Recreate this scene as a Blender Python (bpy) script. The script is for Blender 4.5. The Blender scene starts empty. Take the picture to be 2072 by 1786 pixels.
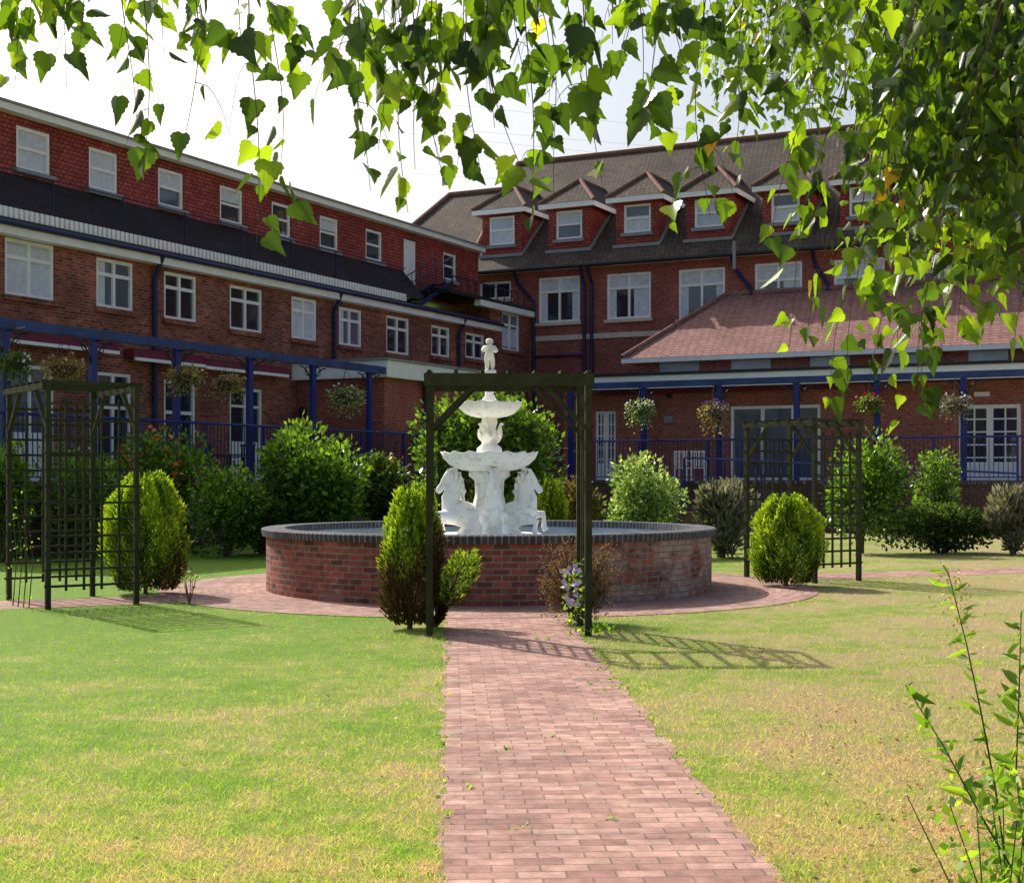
import bpy, math, random
import numpy as np
from mathutils import Vector, Matrix
random.seed(11); rng=np.random.default_rng(11)
scn=bpy.context.scene; col=scn.collection
R=math.radians; PI=math.pi
F=2900.; CX=1036.; HY=965.; H=1.6
def at(px,py,Y): return Vector(((px-CX)/F*Y, Y, H-(py-HY)/F*Y))
def gp(px,py): return at(px,py,H*F/(py-HY))
# ---------------------------------------------------------------- materials
def nm(name):
    m=bpy.data.materials.new(name); m.use_nodes=True
    return m,m.node_tree,m.node_tree.nodes['Principled BSDF']
def S(nt,sock,v):
    if isinstance(v,bpy.types.NodeSocket): nt.links.new(v,sock)
    else:
        if isinstance(v,(tuple,list)) and sock.type=='RGBA' and len(v)==3: v=(*v,1)
        sock.default_value=v
def mixc(nt,f,a,b,bl='MIX'):
    n=nt.nodes.new('ShaderNodeMix'); n.data_type='RGBA'; n.blend_type=bl
    S(nt,n.inputs[0],f); S(nt,n.inputs[6],a); S(nt,n.inputs[7],b); return n.outputs[2]
def mth(nt,op,a,b=0.,cl=False):
    n=nt.nodes.new('ShaderNodeMath'); n.operation=op; n.use_clamp=cl; S(nt,n.inputs[0],a); S(nt,n.inputs[1],b); return n.outputs[0]
def noise(nt,vec,sc,det=4.,ro=.6):
    n=nt.nodes.new('ShaderNodeTexNoise'); S(nt,n.inputs['Vector'],vec); n.inputs['Scale'].default_value=sc
    n.inputs['Detail'].default_value=det; n.inputs['Roughness'].default_value=ro; return n.outputs[0]
def ramp(nt,f,stops):
    n=nt.nodes.new('ShaderNodeValToRGB'); e=n.color_ramp.elements
    e[0].position=stops[0][0]; e[0].color=(*stops[0][1],1); e[1].position=stops[-1][0]; e[1].color=(*stops[-1][1],1)
    for p,c in stops[1:-1]:
        q=e.new(p); q.color=(*c,1)
    S(nt,n.inputs[0],f); return n.outputs[0]
def objc(nt):
    n=nt.nodes.new('ShaderNodeTexCoord'); return n.outputs['Object']
def bump(nt,b,h,st=.4,di=.01):
    n=nt.nodes.new('ShaderNodeBump'); n.inputs['Strength'].default_value=st; n.inputs['Distance'].default_value=di
    S(nt,n.inputs['Height'],h); nt.links.new(n.outputs[0],b.inputs['Normal'])
def plain(name,c,rough=.6,var=.15,sc=6.,spec=.4,metal=0.,bp=0.):
    m,nt,b=nm(name); v=objc(nt); f=ramp(nt,noise(nt,v,sc),[(.3,(0,0,0)),(.7,(1,1,1))])
    S(nt,b.inputs['Base Color'],mixc(nt,f,tuple(x*(1-var) for x in c),tuple(min(1,x*(1+var)) for x in c)))
    b.inputs['Roughness'].default_value=rough; b.inputs['Specular IOR Level'].default_value=spec; b.inputs['Metallic'].default_value=metal
    if bp: bump(nt,b,noise(nt,v,sc*6),bp,.01)
    return m
def brick(name,c1,c2,mo,bw=.225,rh=.075,ms=.012,mode='xz',mott=.45,rough=.85,rad=3.3,bs=.5,pale=None,kz=1.,nsc=.7,bias=0.):
    m,nt,b=nm(name); v=objc(nt)
    sp=nt.nodes.new('ShaderNodeSeparateXYZ'); nt.links.new(v,sp.inputs[0]); x,y,z=sp.outputs
    if mode=='xz': a,c=mth(nt,'ADD',x,y),mth(nt,'MULTIPLY',z,kz)
    elif mode=='xy': a,c=x,y
    else:
        an=mth(nt,'MULTIPLY',mth(nt,'ARCTAN2',y,x),rad)
        if mode=='pw': a,c=an,z
        else: a,c=an,mth(nt,'SQRT',mth(nt,'ADD',mth(nt,'MULTIPLY',x,x),mth(nt,'MULTIPLY',y,y)))
    cb=nt.nodes.new('ShaderNodeCombineXYZ'); S(nt,cb.inputs[0],a); S(nt,cb.inputs[1],c)
    t=nt.nodes.new('ShaderNodeTexBrick'); nt.links.new(cb.outputs[0],t.inputs['Vector'])
    t.inputs['Scale'].default_value=1; t.inputs['Brick Width'].default_value=bw; t.inputs['Row Height'].default_value=rh
    t.inputs['Mortar Size'].default_value=ms; t.inputs['Mortar Smooth'].default_value=.2; t.inputs['Bias'].default_value=bias
    S(nt,t.inputs['Color1'],c1); S(nt,t.inputs['Color2'],c2); S(nt,t.inputs['Mortar'],mo)
    f=ramp(nt,noise(nt,v,nsc,6.,.65),[(.3,(1-mott,)*3),(.7,(1.15,)*3)])
    cc=mixc(nt,1.,t.outputs['Color'],f,'MULTIPLY')
    f2=ramp(nt,noise(nt,v,9.,3.),[(.3,(.72,)*3),(.7,(1.25,)*3)])
    cc=mixc(nt,1.,cc,f2,'MULTIPLY')
    if pale:
        pf=ramp(nt,noise(nt,v,pale[1],5.),[(.58,(0,0,0)),(.72,(.7,)*3)])
        if len(pale)>2:   # weathered patch on one side of the round wall
            pf=mixc(nt,1.,pf,(.5,.5,.5),'MULTIPLY')
            pm=ramp(nt,noise(nt,v,2.2,6.,.75),[(.44,(0,0,0)),(.58,(.62,)*3)]); pm=mixc(nt,1.,pm,mth(nt,'MULTIPLY',mth(nt,'SUBTRACT',x,pale[2]),1.2,True),'MULTIPLY')
            pm=mixc(nt,1.,pm,mth(nt,'SUBTRACT',1.,t.outputs['Fac']),'MULTIPLY')
            cc=mixc(nt,pm,cc,pale[0])
        cc=mixc(nt,pf,cc,pale[0])
    S(nt,b.inputs['Base Color'],cc); b.inputs['Roughness'].default_value=rough; b.inputs['Specular IOR Level'].default_value=.25
    bump(nt,b,mth(nt,'ADD',mth(nt,'MULTIPLY',t.outputs['Fac'],-1.),mth(nt,'MULTIPLY',noise(nt,v,60.),.5)),bs,.012)
    return m
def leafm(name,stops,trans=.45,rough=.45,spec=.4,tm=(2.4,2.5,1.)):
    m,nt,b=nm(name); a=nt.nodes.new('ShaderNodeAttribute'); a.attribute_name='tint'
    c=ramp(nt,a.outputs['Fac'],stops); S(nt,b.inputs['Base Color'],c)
    b.inputs['Roughness'].default_value=rough; b.inputs['Specular IOR Level'].default_value=spec
    t=nt.nodes.new('ShaderNodeBsdfTranslucent'); S(nt,t.inputs[0],mixc(nt,1.,c,tm,'MULTIPLY'))
    x=nt.nodes.new('ShaderNodeMixShader'); x.inputs[0].default_value=trans
    nt.links.new(b.outputs[0],x.inputs[1]); nt.links.new(t.outputs[0],x.inputs[2])
    nt.links.new(x.outputs[0],nt.nodes['Material Output'].inputs[0]); return m
def glass(name,c,ro=.04,spec=.9,var=.25):
    m=plain(name,c,ro,var,.8,spec); return m

M={}
M['brickL']=brick('orange_red_brick',(.54,.135,.07),(.18,.042,.033),(.32,.22,.19),mott=.6)
M['brickB']=brick('dark_red_brick',(.46,.09,.065),(.28,.052,.045),(.34,.21,.18),mott=.35)
M['brickR']=brick('red_brick',(.52,.13,.08),(.34,.075,.055),(.38,.26,.22),mott=.35)
M['brickW']=brick('retaining_brick',(.16,.065,.05),(.09,.045,.04),(.15,.12,.1),mott=.5)
M['brickP']=brick('pool_brick',(.50,.135,.08),(.17,.068,.055),(.30,.25,.22),.215,.078,.011,'pw',mott=.55,rad=3.21,pale=((.56,.50,.46),1.3,1.0))
M['cop']=brick('coping_brick',(.095,.095,.11),(.06,.06,.07),(.22,.21,.22),.085,.6,.012,'pw',mott=.3,rad=3.27)
M['tileR']=brick('red_hanging_tile',(.54,.12,.10),(.37,.07,.062),(.15,.036,.032),.17,.11,.016,mott=.4)
M['tileD']=brick('dark_roof_tile',(.062,.045,.046),(.04,.031,.035),(.018,.016,.018),.17,.10,.016,mott=.4,kz=1.2)
M['roofB']=brick('brown_roof_tile',(.17,.12,.09),(.11,.082,.066),(.04,.033,.03),.2,.16,.02,mott=.5,kz=1.55,pale=((.15,.14,.08),.5))
M['roofR']=brick('pink_roof_tile',(.37,.19,.16),(.30,.15,.13),(.15,.075,.065),.3,.20,.018,mott=.2,kz=2.)
M['ridge']=plain('ridge_tile',(.24,.12,.085),.85,.3)
M['path']=brick('path_paver',(.56,.335,.27),(.36,.19,.155),(.25,.175,.135),.2,.1,.005,'xy',mott=.40,nsc=1.6,bs=.8,pale=((.50,.40,.32),2.4))
M['ring']=brick('ring_paver',(.53,.325,.265),(.36,.20,.165),(.26,.185,.145),.2,.1,.005,'pf',mott=.38,rad=4.0,bs=.8)
M['white']=plain('white_paint',(.90,.91,.92),.45,.05,3.)
M['fascia']=plain('white_fascia',(.86,.86,.87),.5,.10,1.5)
M['blue']=plain('dark_blue_paint',(.018,.03,.20),.4,.2,3.)
M['navy']=plain('navy_paint',(.012,.018,.085),.45,.2,3.)
M['bluef']=plain('faded_blue_paint',(.03,.06,.20),.55,.3,2.)
M['black']=plain('black_metal',(.02,.02,.025),.4,.1)
M['maroon']=plain('maroon_canvas',(.18,.02,.045),.7,.15)
M['cream']=plain('cream_stone',(.62,.54,.45),.8,.12)
M['lead']=plain('lead_grey',(.26,.27,.29),.6,.2)
M['slab']=plain('paving_slab',(.30,.27,.24),.85,.2)
M['lining']=plain('blue_grey_basin_paint',(.34,.41,.47),.6,.25,2.)
M['wood']=plain('green_stained_timber',(.042,.046,.021),.8,.35,5.,.25,0,.3)
M['bark']=plain('brown_bark',(.09,.065,.045),.9,.3,8.)
M['birchbark']=plain('birch_bark',(.5,.48,.44),.8,.3,4.)
M['twig']=plain('twig_bark',(.13,.085,.055),.8,.2)
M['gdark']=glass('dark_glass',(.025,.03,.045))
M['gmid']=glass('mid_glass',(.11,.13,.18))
M['gsky']=glass('painted_sky_glass',(.46,.53,.66))  # pale sky reflection painted into the pane's base colour
M['net']=plain('net_curtain',(.62,.66,.75),.7,.15,7.)
M['green']=plain('green_metal',(.02,.16,.09),.5,.1)
M['wire']=plain('grey_wire',(.5,.52,.58),.6,.05)
def stone():
    m,nt,b=nm('weathered_statue_stone'); v=objc(nt)
    f=ramp(nt,noise(nt,v,9.,8.,.7),[(.52,(.0,)*3),(.68,(.75,)*3)])
    c=mixc(nt,f,(.97,.945,.88),(.58,.50,.38)); S(nt,b.inputs['Base Color'],c); b.inputs['Roughness'].default_value=.7
    bump(nt,b,noise(nt,v,40.),.15,.01); return m
M['statue']=stone()
M['birch']=leafm('birch_leaf',[(0,(.018,.038,.01)),(.45,(.048,.10,.014)),(.93,(.16,.245,.022)),(1,(.42,.27,.03))],.5,.3,.5,(3.4,3.2,.7))
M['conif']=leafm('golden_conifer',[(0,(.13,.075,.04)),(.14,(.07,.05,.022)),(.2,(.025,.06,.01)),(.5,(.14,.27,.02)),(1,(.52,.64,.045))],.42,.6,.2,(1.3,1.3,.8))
M['laurel']=leafm('glossy_green_leaf',[(0,(.025,.05,.01)),(.5,(.08,.16,.02)),(1,(.24,.37,.05))],.42,.28,.5,(2,2.1,.8))
M['darkleaf']=leafm('dark_green_leaf',[(0,(.015,.03,.01)),(.5,(.05,.09,.02)),(1,(.14,.20,.045))],.35,.4)
M['paleleaf']=leafm('pale_variegated_leaf',[(0,(.05,.09,.025)),(.5,(.18,.27,.09)),(1,(.52,.57,.32))],.38,.4)
M['greyleaf']=leafm('lavender_leaf',[(0,(.06,.06,.05)),(.5,(.18,.18,.13)),(1,(.30,.27,.28))],.25,.7)
M['redleaf']=leafm('reddish_leaf',[(0,(.05,.04,.015)),(.4,(.10,.13,.03)),(.7,(.18,.15,.05)),(1,(.34,.13,.07))],.3,.5)
M['brownleaf']=leafm('dead_brown_leaf',[(0,(.07,.04,.03)),(1,(.24,.14,.10))],.25,.8)
M['strawleaf']=leafm('faded_basket_leaf',[(0,(.08,.07,.025)),(.5,(.24,.20,.085)),(1,(.44,.33,.17))],.35,.7)
M['fallen']=leafm('fallen_leaf',[(0,(.25,.11,.05)),(.6,(.44,.26,.11)),(1,(.68,.52,.25))],.1,.8,.2,(1,1,1))
M['weed']=leafm('bright_weed',[(0,(.05,.11,.015)),(.6,(.14,.26,.025)),(1,(.30,.42,.04))],.48,.5)
M['flW']=plain('white_petal',(.8,.78,.8),.6,.1); M['flL']=plain('lilac_petal',(.66,.56,.80),.6,.2)
M['flO']=plain('orange_berry',(.75,.16,.03),.5,.3,30.); M['flP']=plain('pink_petal',(.6,.25,.32),.6,.2)
M['flR']=plain('red_petal',(.6,.05,.04),.6,.2); M['flV']=plain('violet_petal',(.35,.14,.6),.6,.2); M['flY']=plain('yellow_petal',(.7,.5,.05),.6,.2)
def grassmat(name,blade):
    m,nt,b=nm(name); v=objc(nt)
    sp=nt.nodes.new('ShaderNodeSeparateXYZ'); nt.links.new(v,sp.inputs[0])
    f=mth(nt,'MULTIPLY',mth(nt,'SUBTRACT',noise(nt,v,.75,6.,.65),.5),1.6)
    yy=mth(nt,'MINIMUM',mth(nt,'MULTIPLY',mth(nt,'SUBTRACT',sp.outputs[1],11.),.021),.45)
    f=mth(nt,'ADD',mth(nt,'ADD',f,.52),mth(nt,'ADD',mth(nt,'MULTIPLY',sp.outputs[0],-.06),yy))
    f=mth(nt,'ADD',f,mth(nt,'MULTIPLY',mth(nt,'SUBTRACT',noise(nt,v,5.,5.,.7),.5),1.3))
    if blade:
        a=nt.nodes.new('ShaderNodeAttribute'); a.attribute_name='tint'
        f=mth(nt,'ADD',f,mth(nt,'MULTIPLY',mth(nt,'SUBTRACT',a.outputs['Fac'],.5),.5))
    c=ramp(nt,f,[(.12,(.72,.53,.30)),(.34,(.66,.58,.26)),(.50,(.47,.56,.12)),(.85,(.27,.47,.05))])
    if not blade:
        g=ramp(nt,noise(nt,v,40.,5.,.85),[(.3,(.42,)*3),(.7,(1.15,)*3)]); c=mixc(nt,1.,c,g,'MULTIPLY')
        bump(nt,b,noise(nt,v,70.,4.,.8),1.,.04)
    S(nt,b.inputs['Base Color'],c); b.inputs['Roughness'].default_value=.6; b.inputs['Specular IOR Level'].default_value=.12
    if blade:
        t=nt.nodes.new('ShaderNodeBsdfTranslucent'); S(nt,t.inputs[0],mixc(nt,1.,c,(1.4,1.4,.85),'MULTIPLY'))
        x=nt.nodes.new('ShaderNodeMixShader'); x.inputs[0].default_value=.5
        nt.links.new(b.outputs[0],x.inputs[1]); nt.links.new(t.outputs[0],x.inputs[2]); nt.links.new(x.outputs[0],nt.nodes['Material Output'].inputs[0])
    return m
M['lawn']=grassmat('lawn_ground',False); M['blade']=grassmat('grass_blade',True)
# ---------------------------------------------------------------- builders
class MB:
    def __init__(s): s.v=[]; s.f=[]
    def face(s,*p):
        i=len(s.v); s.v+=[tuple(q) for q in p]; s.f.append(tuple(range(i,i+len(p))))
    def box(s,x0,x1,y0,y1,z0,z1):
        i=len(s.v); s.v+=[(x,y,z) for x in (x0,x1) for y in (y0,y1) for z in (z0,z1)]
        s.f+=[tuple(i+k for k in q) for q in ((0,1,3,2),(4,6,7,5),(0,4,5,1),(2,3,7,6),(0,2,6,4),(1,5,7,3))]
    def bar(s,p0,p1,w,h,up=(0,0,1)):
        p0,p1=Vector(p0),Vector(p1); d=(p1-p0).normalized(); a=d.cross(Vector(up)).normalized()*w/2; b=a.cross(d).normalized()*h/2
        i=len(s.v)
        for p in (p0,p1): s.v+=[tuple(p+a+b),tuple(p-a+b),tuple(p-a-b),tuple(p+a-b)]
        s.f+=[tuple(i+k for k in q) for q in ((0,1,2,3),(7,6,5,4),(0,4,5,1),(1,5,6,2),(2,6,7,3),(3,7,4,0))]
    def path(s,pts,rs,n=6):
        pts=[Vector(p) for p in pts]; i0=len(s.v); m=len(pts)
        if not hasattr(rs,'__len__'): rs=[rs]*m
        for k,p in enumerate(pts):
            d=(pts[min(k+1,m-1)]-pts[max(k-1,0)]).normalized(); u=Vector((0,0,1)) if abs(d.z)<.9 else Vector((1,0,0))
            a=d.cross(u).normalized(); b=d.cross(a)
            for j in range(n):
                t=2*PI*j/n; s.v.append(tuple(p+(a*math.cos(t)+b*math.sin(t))*rs[k]))
        for k in range(m-1):
            for j in range(n):
                q=i0+k*n; s.f.append((q+j,q+(j+1)%n,q+n+(j+1)%n,q+n+j))
        s.f.append(tuple(i0+j for j in range(n))); s.f.append(tuple(i0+(m-1)*n+j for j in range(n)))
    def loft(s,secs,n=14):      # sections (x,y,z,half-height in the xz plane,half-width along y)
        i0=len(s.v); m=len(secs); P=[Vector(q[:3]) for q in secs]
        for k,q in enumerate(secs):
            d=(P[min(k+1,m-1)]-P[max(k-1,0)]); d.y=0; d.normalize(); a=Vector((-d.z,0,d.x))
            for j in range(n): t=2*PI*j/n; s.v.append(tuple(P[k]+a*q[3]*math.cos(t)+Vector((0,q[4]*math.sin(t),0))))
        for k in range(m-1):
            for j in range(n): q=i0+k*n; s.f.append((q+j,q+(j+1)%n,q+n+(j+1)%n,q+n+j))
        s.f.append(tuple(i0+j for j in range(n))); s.f.append(tuple(i0+(m-1)*n+n-1-j for j in range(n)))
    def lathe(s,prof,n=48,fl=0,amp=0.,wz=0.,rref=1.):
        i0=len(s.v)
        for r,z in prof:
            for j in range(n):
                t=2*PI*j/n; w=(1-2*abs(math.cos(fl*t/2))**3 if fl else 0)*min(1,r/rref)**2
                s.v.append((r*(1-amp*w)*math.cos(t),r*(1-amp*w)*math.sin(t),z-wz*w))
        for k in range(len(prof)-1):
            for j in range(n):
                q=i0+k*n; s.f.append((q+j,q+(j+1)%n,q+n+(j+1)%n,q+n+j))
    def build(s,name,mat,parent=None,smooth=False):
        me=bpy.data.meshes.new(name); me.from_pydata(s.v,[],s.f); me.update()
        if smooth: me.polygons.foreach_set('use_smooth',[True]*len(me.polygons))
        me.materials.append(mat); o=bpy.data.objects.new(name,me); col.objects.link(o)
        if parent: o.parent=parent
        return o
def remesh(o,vs,smooth=4):
    import bmesh
    b=bmesh.new(); b.from_mesh(o.data); bmesh.ops.recalc_face_normals(b,faces=b.faces); b.to_mesh(o.data); b.free()
    r=o.modifiers.new('Remesh','REMESH'); r.mode='VOXEL'; r.voxel_size=vs; r.use_smooth_shade=True
    if smooth: q=o.modifiers.new('Smooth','SMOOTH'); q.iterations=smooth; q.factor=.5
    return o
def tag(o,label=None,cat=None,group=None,kind=None):
    for k,v in (('label',label),('category',cat),('group',group),('kind',kind)):
        if v: o[k]=v
    return o
def thing(name,label,cat,loc=(0,0,0),rz=0.,group=None):
    o=bpy.data.objects.new(name,None); col.objects.link(o); o.location=loc; o.rotation_euler=(0,0,rz); return tag(o,label,cat,group)
def dup(o,loc,rz,label,group=None):
    def cp(q,par):
        c=q.copy(); col.objects.link(c)
        if par: c.parent=par
        for ch in [k for k in bpy.data.objects if k.parent==q]: cp(ch,c)
        return c
    c=cp(o,None); c.location=loc; c.rotation_euler=(0,0,rz); c['label']=label
    if group: c['group']=group
    return c
class Fr:
    def __init__(s,o,ax):
        s.o=Vector((o[0],o[1],0)); s.x=Vector((ax[0],ax[1],0)).normalized(); s.y=Vector((-s.x.y,s.x.x,0)); s.a=math.atan2(s.x.y,s.x.x)
    def ray(s,px,py):
        d=Vector(((px-CX)/F,1,(HY-py)/F)); c=Vector((0,0,H))-s.o
        return Vector((c.dot(s.x),c.dot(s.y),H)),Vector((d.dot(s.x),d.dot(s.y),d.z))
    def hit(s,px,py,y=0.):
        c,d=s.ray(px,py); t=(y-c.y)/d.y; p=c+d*t; return p.x,p.z
    def X(s,px,y=0.): return s.hit(px,965,y)[0]
    def Z(s,px,py,y=0.): return s.hit(px,py,y)[1]
    def slope(s,px,py,y0,z0,k):   # plane z=z0+k*(y-y0)
        c,d=s.ray(px,py); t=(z0+k*(c.y-y0)-c.z)/(d.z-k*d.y); return c+d*t
    def W(s,x,y,z): return s.o+s.x*x+s.y*y+Vector((0,0,z))
    def root(s,name,label,cat): return thing(name,label,cat,s.o,s.a)
T_LEAF=(np.array([(0,0,0),(.3,.45,.06),(0,1,0),(-.3,.45,.06)]),[(0,1,2,3)])
T_FLAKE=(np.array([(-.05,0,0),(.05,0,0),(.15,.55,.03),(0,1,0),(-.15,.55,-.02)]),[(0,1,2,3,4)])
T_LONG=(np.array([(0,0,0),(.13,.3,.05),(.11,.62,.03),(0,1,-.12),(-.11,.62,.03),(-.13,.3,.05)]),[(0,1,2,3),(0,3,4,5)])
hv=[(.18,-.06,.04),(.38,.03,.09),(.48,.20,.12),(.42,.25,.10),(.42,.38,.10),(.33,.42,.07),(.31,.56,.06),(.20,.63,.04),(.13,.82,.02)]
T_BIRCH=(np.array([(0,0,0)]+hv+[(0,1.12,-.10)]+[(-a,b,c) for a,b,c in hv]),[tuple(range(0,11)),tuple([0,10]+list(range(19,10,-1)))])
T_PETAL=(np.array([(-.5,-.5,0),(.5,-.5,.1),(.5,.5,0),(-.5,.5,.1)]),[(0,1,2,3)])
T_BLADE=(np.array([(-.06,0,0),(.06,0,0),(0,1,.2)]),[(0,1,2)])
def unit(a): return a/np.maximum(np.linalg.norm(a,axis=-1,keepdims=True),1e-9)
def leaves(name,P,D,Nn,size,tmpl,mat,parent=None,tint=None):
    tv,tf=tmpl; n=len(P); k=len(tv); D=unit(D); X=unit(np.cross(D,Nn)); Z=np.cross(X,D)
    size=np.broadcast_to(size,(n,))
    co=P[:,None,:]+size[:,None,None]*(tv[None,:,0,None]*X[:,None,:]+tv[None,:,1,None]*D[:,None,:]+tv[None,:,2,None]*Z[:,None,:])
    li=np.concatenate([np.array(f) for f in tf]); ls=np.cumsum([0]+[len(f) for f in tf])[:-1]; L=len(li)
    vi=(np.arange(n)[:,None]*k+li[None,:]).ravel(); st=(np.arange(n)[:,None]*L+ls[None,:]).ravel()
    me=bpy.data.meshes.new(name); me.vertices.add(n*k); me.vertices.foreach_set('co',co.astype(np.float32).ravel())
    me.loops.add(n*L); me.loops.foreach_set('vertex_index',vi.astype(np.int32)); me.polygons.add(n*len(tf)); me.polygons.foreach_set('loop_start',st.astype(np.int32))
    me.update(calc_edges=True); me.validate()
    if tint is None: tint=rng.random(n)
    a=me.attributes.new('tint','FLOAT','FACE'); a.data.foreach_set('value',np.repeat(tint,len(tf)).astype(np.float32))
    me.materials.append(mat); o=bpy.data.objects.new(name,me); col.objects.link(o)
    if parent: o.parent=parent
    if name=='flowers': o['kind']='stuff'
    return o
def rv(n): return unit(rng.normal(size=(n,3)))
def skin(name,V,E,r,mat,parent,sub=2):
    me=bpy.data.meshes.new(name); me.from_pydata([tuple(v) for v in V],E,[]); me.update(); me.materials.append(mat)
    o=bpy.data.objects.new(name,me); col.objects.link(o); o.parent=parent
    md=o.modifiers.new('Skin','SKIN'); md.use_smooth_shade=True
    sv=me.skin_vertices[0].data
    for i,q in enumerate(r): sv[i].radius=(q,q)
    sv[0].use_root=True
    s=o.modifiers.new('Sub','SUBSURF'); s.levels=sub; s.render_levels=sub; return o
# ---------------------------------------------------------------- facade helpers
def wall_open(mb,x0,x1,z0,z1,ops,y=0.,dep=.14):
    xs=sorted({x0,x1,*[min(max(q,x0),x1) for o in ops for q in o[:2]]}); zs=sorted({z0,z1,*[min(max(q,z0),z1) for o in ops for q in o[2:]]})
    for i in range(len(xs)-1):
        for j in range(len(zs)-1):
            cx,cz=(xs[i]+xs[i+1])/2,(zs[j]+zs[j+1])/2
            if any(o[0]<cx<o[1] and o[2]<cz<o[3] for o in ops): continue
            mb.face((xs[i],y,zs[j]),(xs[i+1],y,zs[j]),(xs[i+1],y,zs[j+1]),(xs[i],y,zs[j+1]))
    for a,b,c,d in ops:
        for p,q in (((a,c),(a,d)),((b,c),(b,d)),((a,d),(b,d)),((a,c),(b,c))):
            mb.face((p[0],y,p[1]),(q[0],y,q[1]),(q[0],y+dep,q[1]),(p[0],y+dep,p[1]))
def window(par,op,y,kind,pm,curt=None,sill=True,name='window',w=.085,sm='lead'):
    x0,x1,z0,z1=op; x0+=.004; x1-=.004; z0+=.004; z1-=.004; m=MB(); a,b=y+.03,y+.13; h=z1-z0; wd=x1-x0
    m.box(x0,x0+w,a,b,z0,z1); m.box(x1-w,x1,a,b,z0,z1); m.box(x0+w,x1-w,a,b,z0,z0+w); m.box(x0+w,x1-w,a,b,z1-w,z1)
    def vm(x,t=.07,c=z0+w,d=z1-w): m.box(x-t/2,x+t/2,a+.006,b-.03,c,d)
    def hm(z,t=.07): m.box(x0+w,x1-w,a+.012,b-.03,z-t/2,z+t/2)
    if kind=='cross': vm((x0+x1)/2,.09); hm(z0+h*.68,.09)
    elif kind=='sash': hm(z0+h*.52,.07)
    elif kind=='two': vm((x0+x1)/2)
    elif kind=='door':
        m.box(x0+w,x1-w,a+.02,b-.03,z0+w,z0+h*.42); hm(z0+h*.8); vm((x0+x1)/2,.06)
    elif kind=='slide': vm(x0+wd*.36,.12); vm(x0+wd*.7,.12)
    elif kind=='french':
        vm((x0+x1)/2,.2)
        for q in (.25,.75): vm(x0+wd*q,.045)
        for q in (.3,.47,.64,.81): hm(z0+h*q,.045)
        m.box(x0+w,x1-w,a+.02,b-.03,z0+w,z0+h*.24)
    o=m.build(name,M['white'],par)
    p=MB(); p.face((x0+.01,y+.1,z0+.01),(x1-.01,y+.1,z0+.01),(x1-.01,y+.1,z1-.01),(x0+.01,y+.1,z1-.01)); p.build('pane',M[pm],o)
    if sill:
        s=MB(); s.box(x0-.1,x1+.1,y-.12,y-.003,z0-.13,z0-.004); s.build('sill',M[sm],o)
    if curt:
        c=MB()
        for (q0,q1,t0,t1) in curt:
            n=max(6,int((q1-q0)*wd/.07)); 
            for i in range(n):
                u0=x0+wd*(q0+(q1-q0)*i/n); u1=x0+wd*(q0+(q1-q0)*(i+1)/n); ya,yb=(y+.092,y+.098) if i%2 else (y+.098,y+.092)
                c.face((u0,ya,z0+h*t0),(u1,yb,z0+h*t0),(u1,yb,z0+h*t1),(u0,ya,z0+h*t1))
        c.build('curtain',M['net'],o)
    return o
K=1.2
U=(.4506,.8927); V=(.8927,-.4506)
LW=Fr((-6.34*K,34*K),U); BB=Fr((.73*K,48*K),V); RB=Fr((12.27*K,36.9*K),V)
ZT=1.45
def opx(fr,p0,p1,t,b,y=0.):
    c=(p0+p1)/2; return (fr.X(p0,y),fr.X(p1,y),fr.Z(c,b,y) if b else ZT+.05,fr.Z(c,t,y))
# ================================================================ LEFT WING
lw=LW.root('brick_wing','long red brick wing on the left with white windows and red tile-hung top storey','building')
x0,x1=LW.X(-60),LW.X(1000); zf=LW.Z(0,470,-.3); zg=LW.Z(0,450,-.3)
W1=[(10,110,488,603,'gsky'),(195,270,526,626,'gmid'),(332,398,554,649,'gdark'),(465,531,581,671,'gdark'),(590,641,603,688,'gsky'),(686,732,624,701,'gmid'),(782,828,641,717,'gdark'),(873,910,660,722,'gdark'),(942,980,675,727,'gdark')]
ops=[opx(LW,a,b,c,d) for a,b,c,d,_ in W1]
DR=[(15,110,738),(195,266,754),(332,396,770),(465,531,785)]
dops=[opx(LW,a,b,c,None) for a,b,c in DR]
m=MB(); wall_open(m,x0,x1,.9,zf,ops+dops); m.face((x0,0,0),(x0,9,0),(x0,9,zf),(x0,0,zf)); m.face((x0,9,0),(x1,9,0),(x1,9,zf),(x0,9,zf))
m.build('wall',M['brickL'],lw)
for o,wq in zip(ops,W1): window(lw,o,0,'cross',wq[4],[(.02,.98,.08,.9)] if wq[4]=='gsky' else ([(.02,.3,.05,.95)] if wq[4]=='gmid' else None),sm='brickL')
for i,o in enumerate(dops): window(lw,o,0,'door' if i in (0,3) else 'cross','gdark' if i else 'gmid',None,False,'door')
m=MB(); m.box(x0-.1,x1,-.32,-.02,zf,zg); m.build('fascia',M['fascia'],lw)
m=MB(); m.path([(x0-.1,-.38,zg+.02),(x1,-.38,zg+.02)],.065,8); m.build('gutter',M['navy'],lw)
zd=LW.Z(0,416,-.1); zw0=LW.Z(0,440,-.1); xm1=LW.X(815)
m=MB(); m.box(x0,x1,-.25,2.2,zg+.06,zw0); m.build('flat_roof',M['black'],lw)
m=MB(); m.box(x0,xm1,-.1,1.5,zw0+.003,zd-.16); m.build('walkway_deck',M['black'],lw)
m=MB(); n=int((xm1-x0)/.16)
for i in range(n): m.box(x0+i*.16,x0+i*.16+.1,-.19,-.11,zd-.24,zd)
m.build('walkway_edge_slats',M['white'],lw)
m=MB(); m.box(x0,xm1,-.1,-.075,zd+.86,zd+.89)
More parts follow.
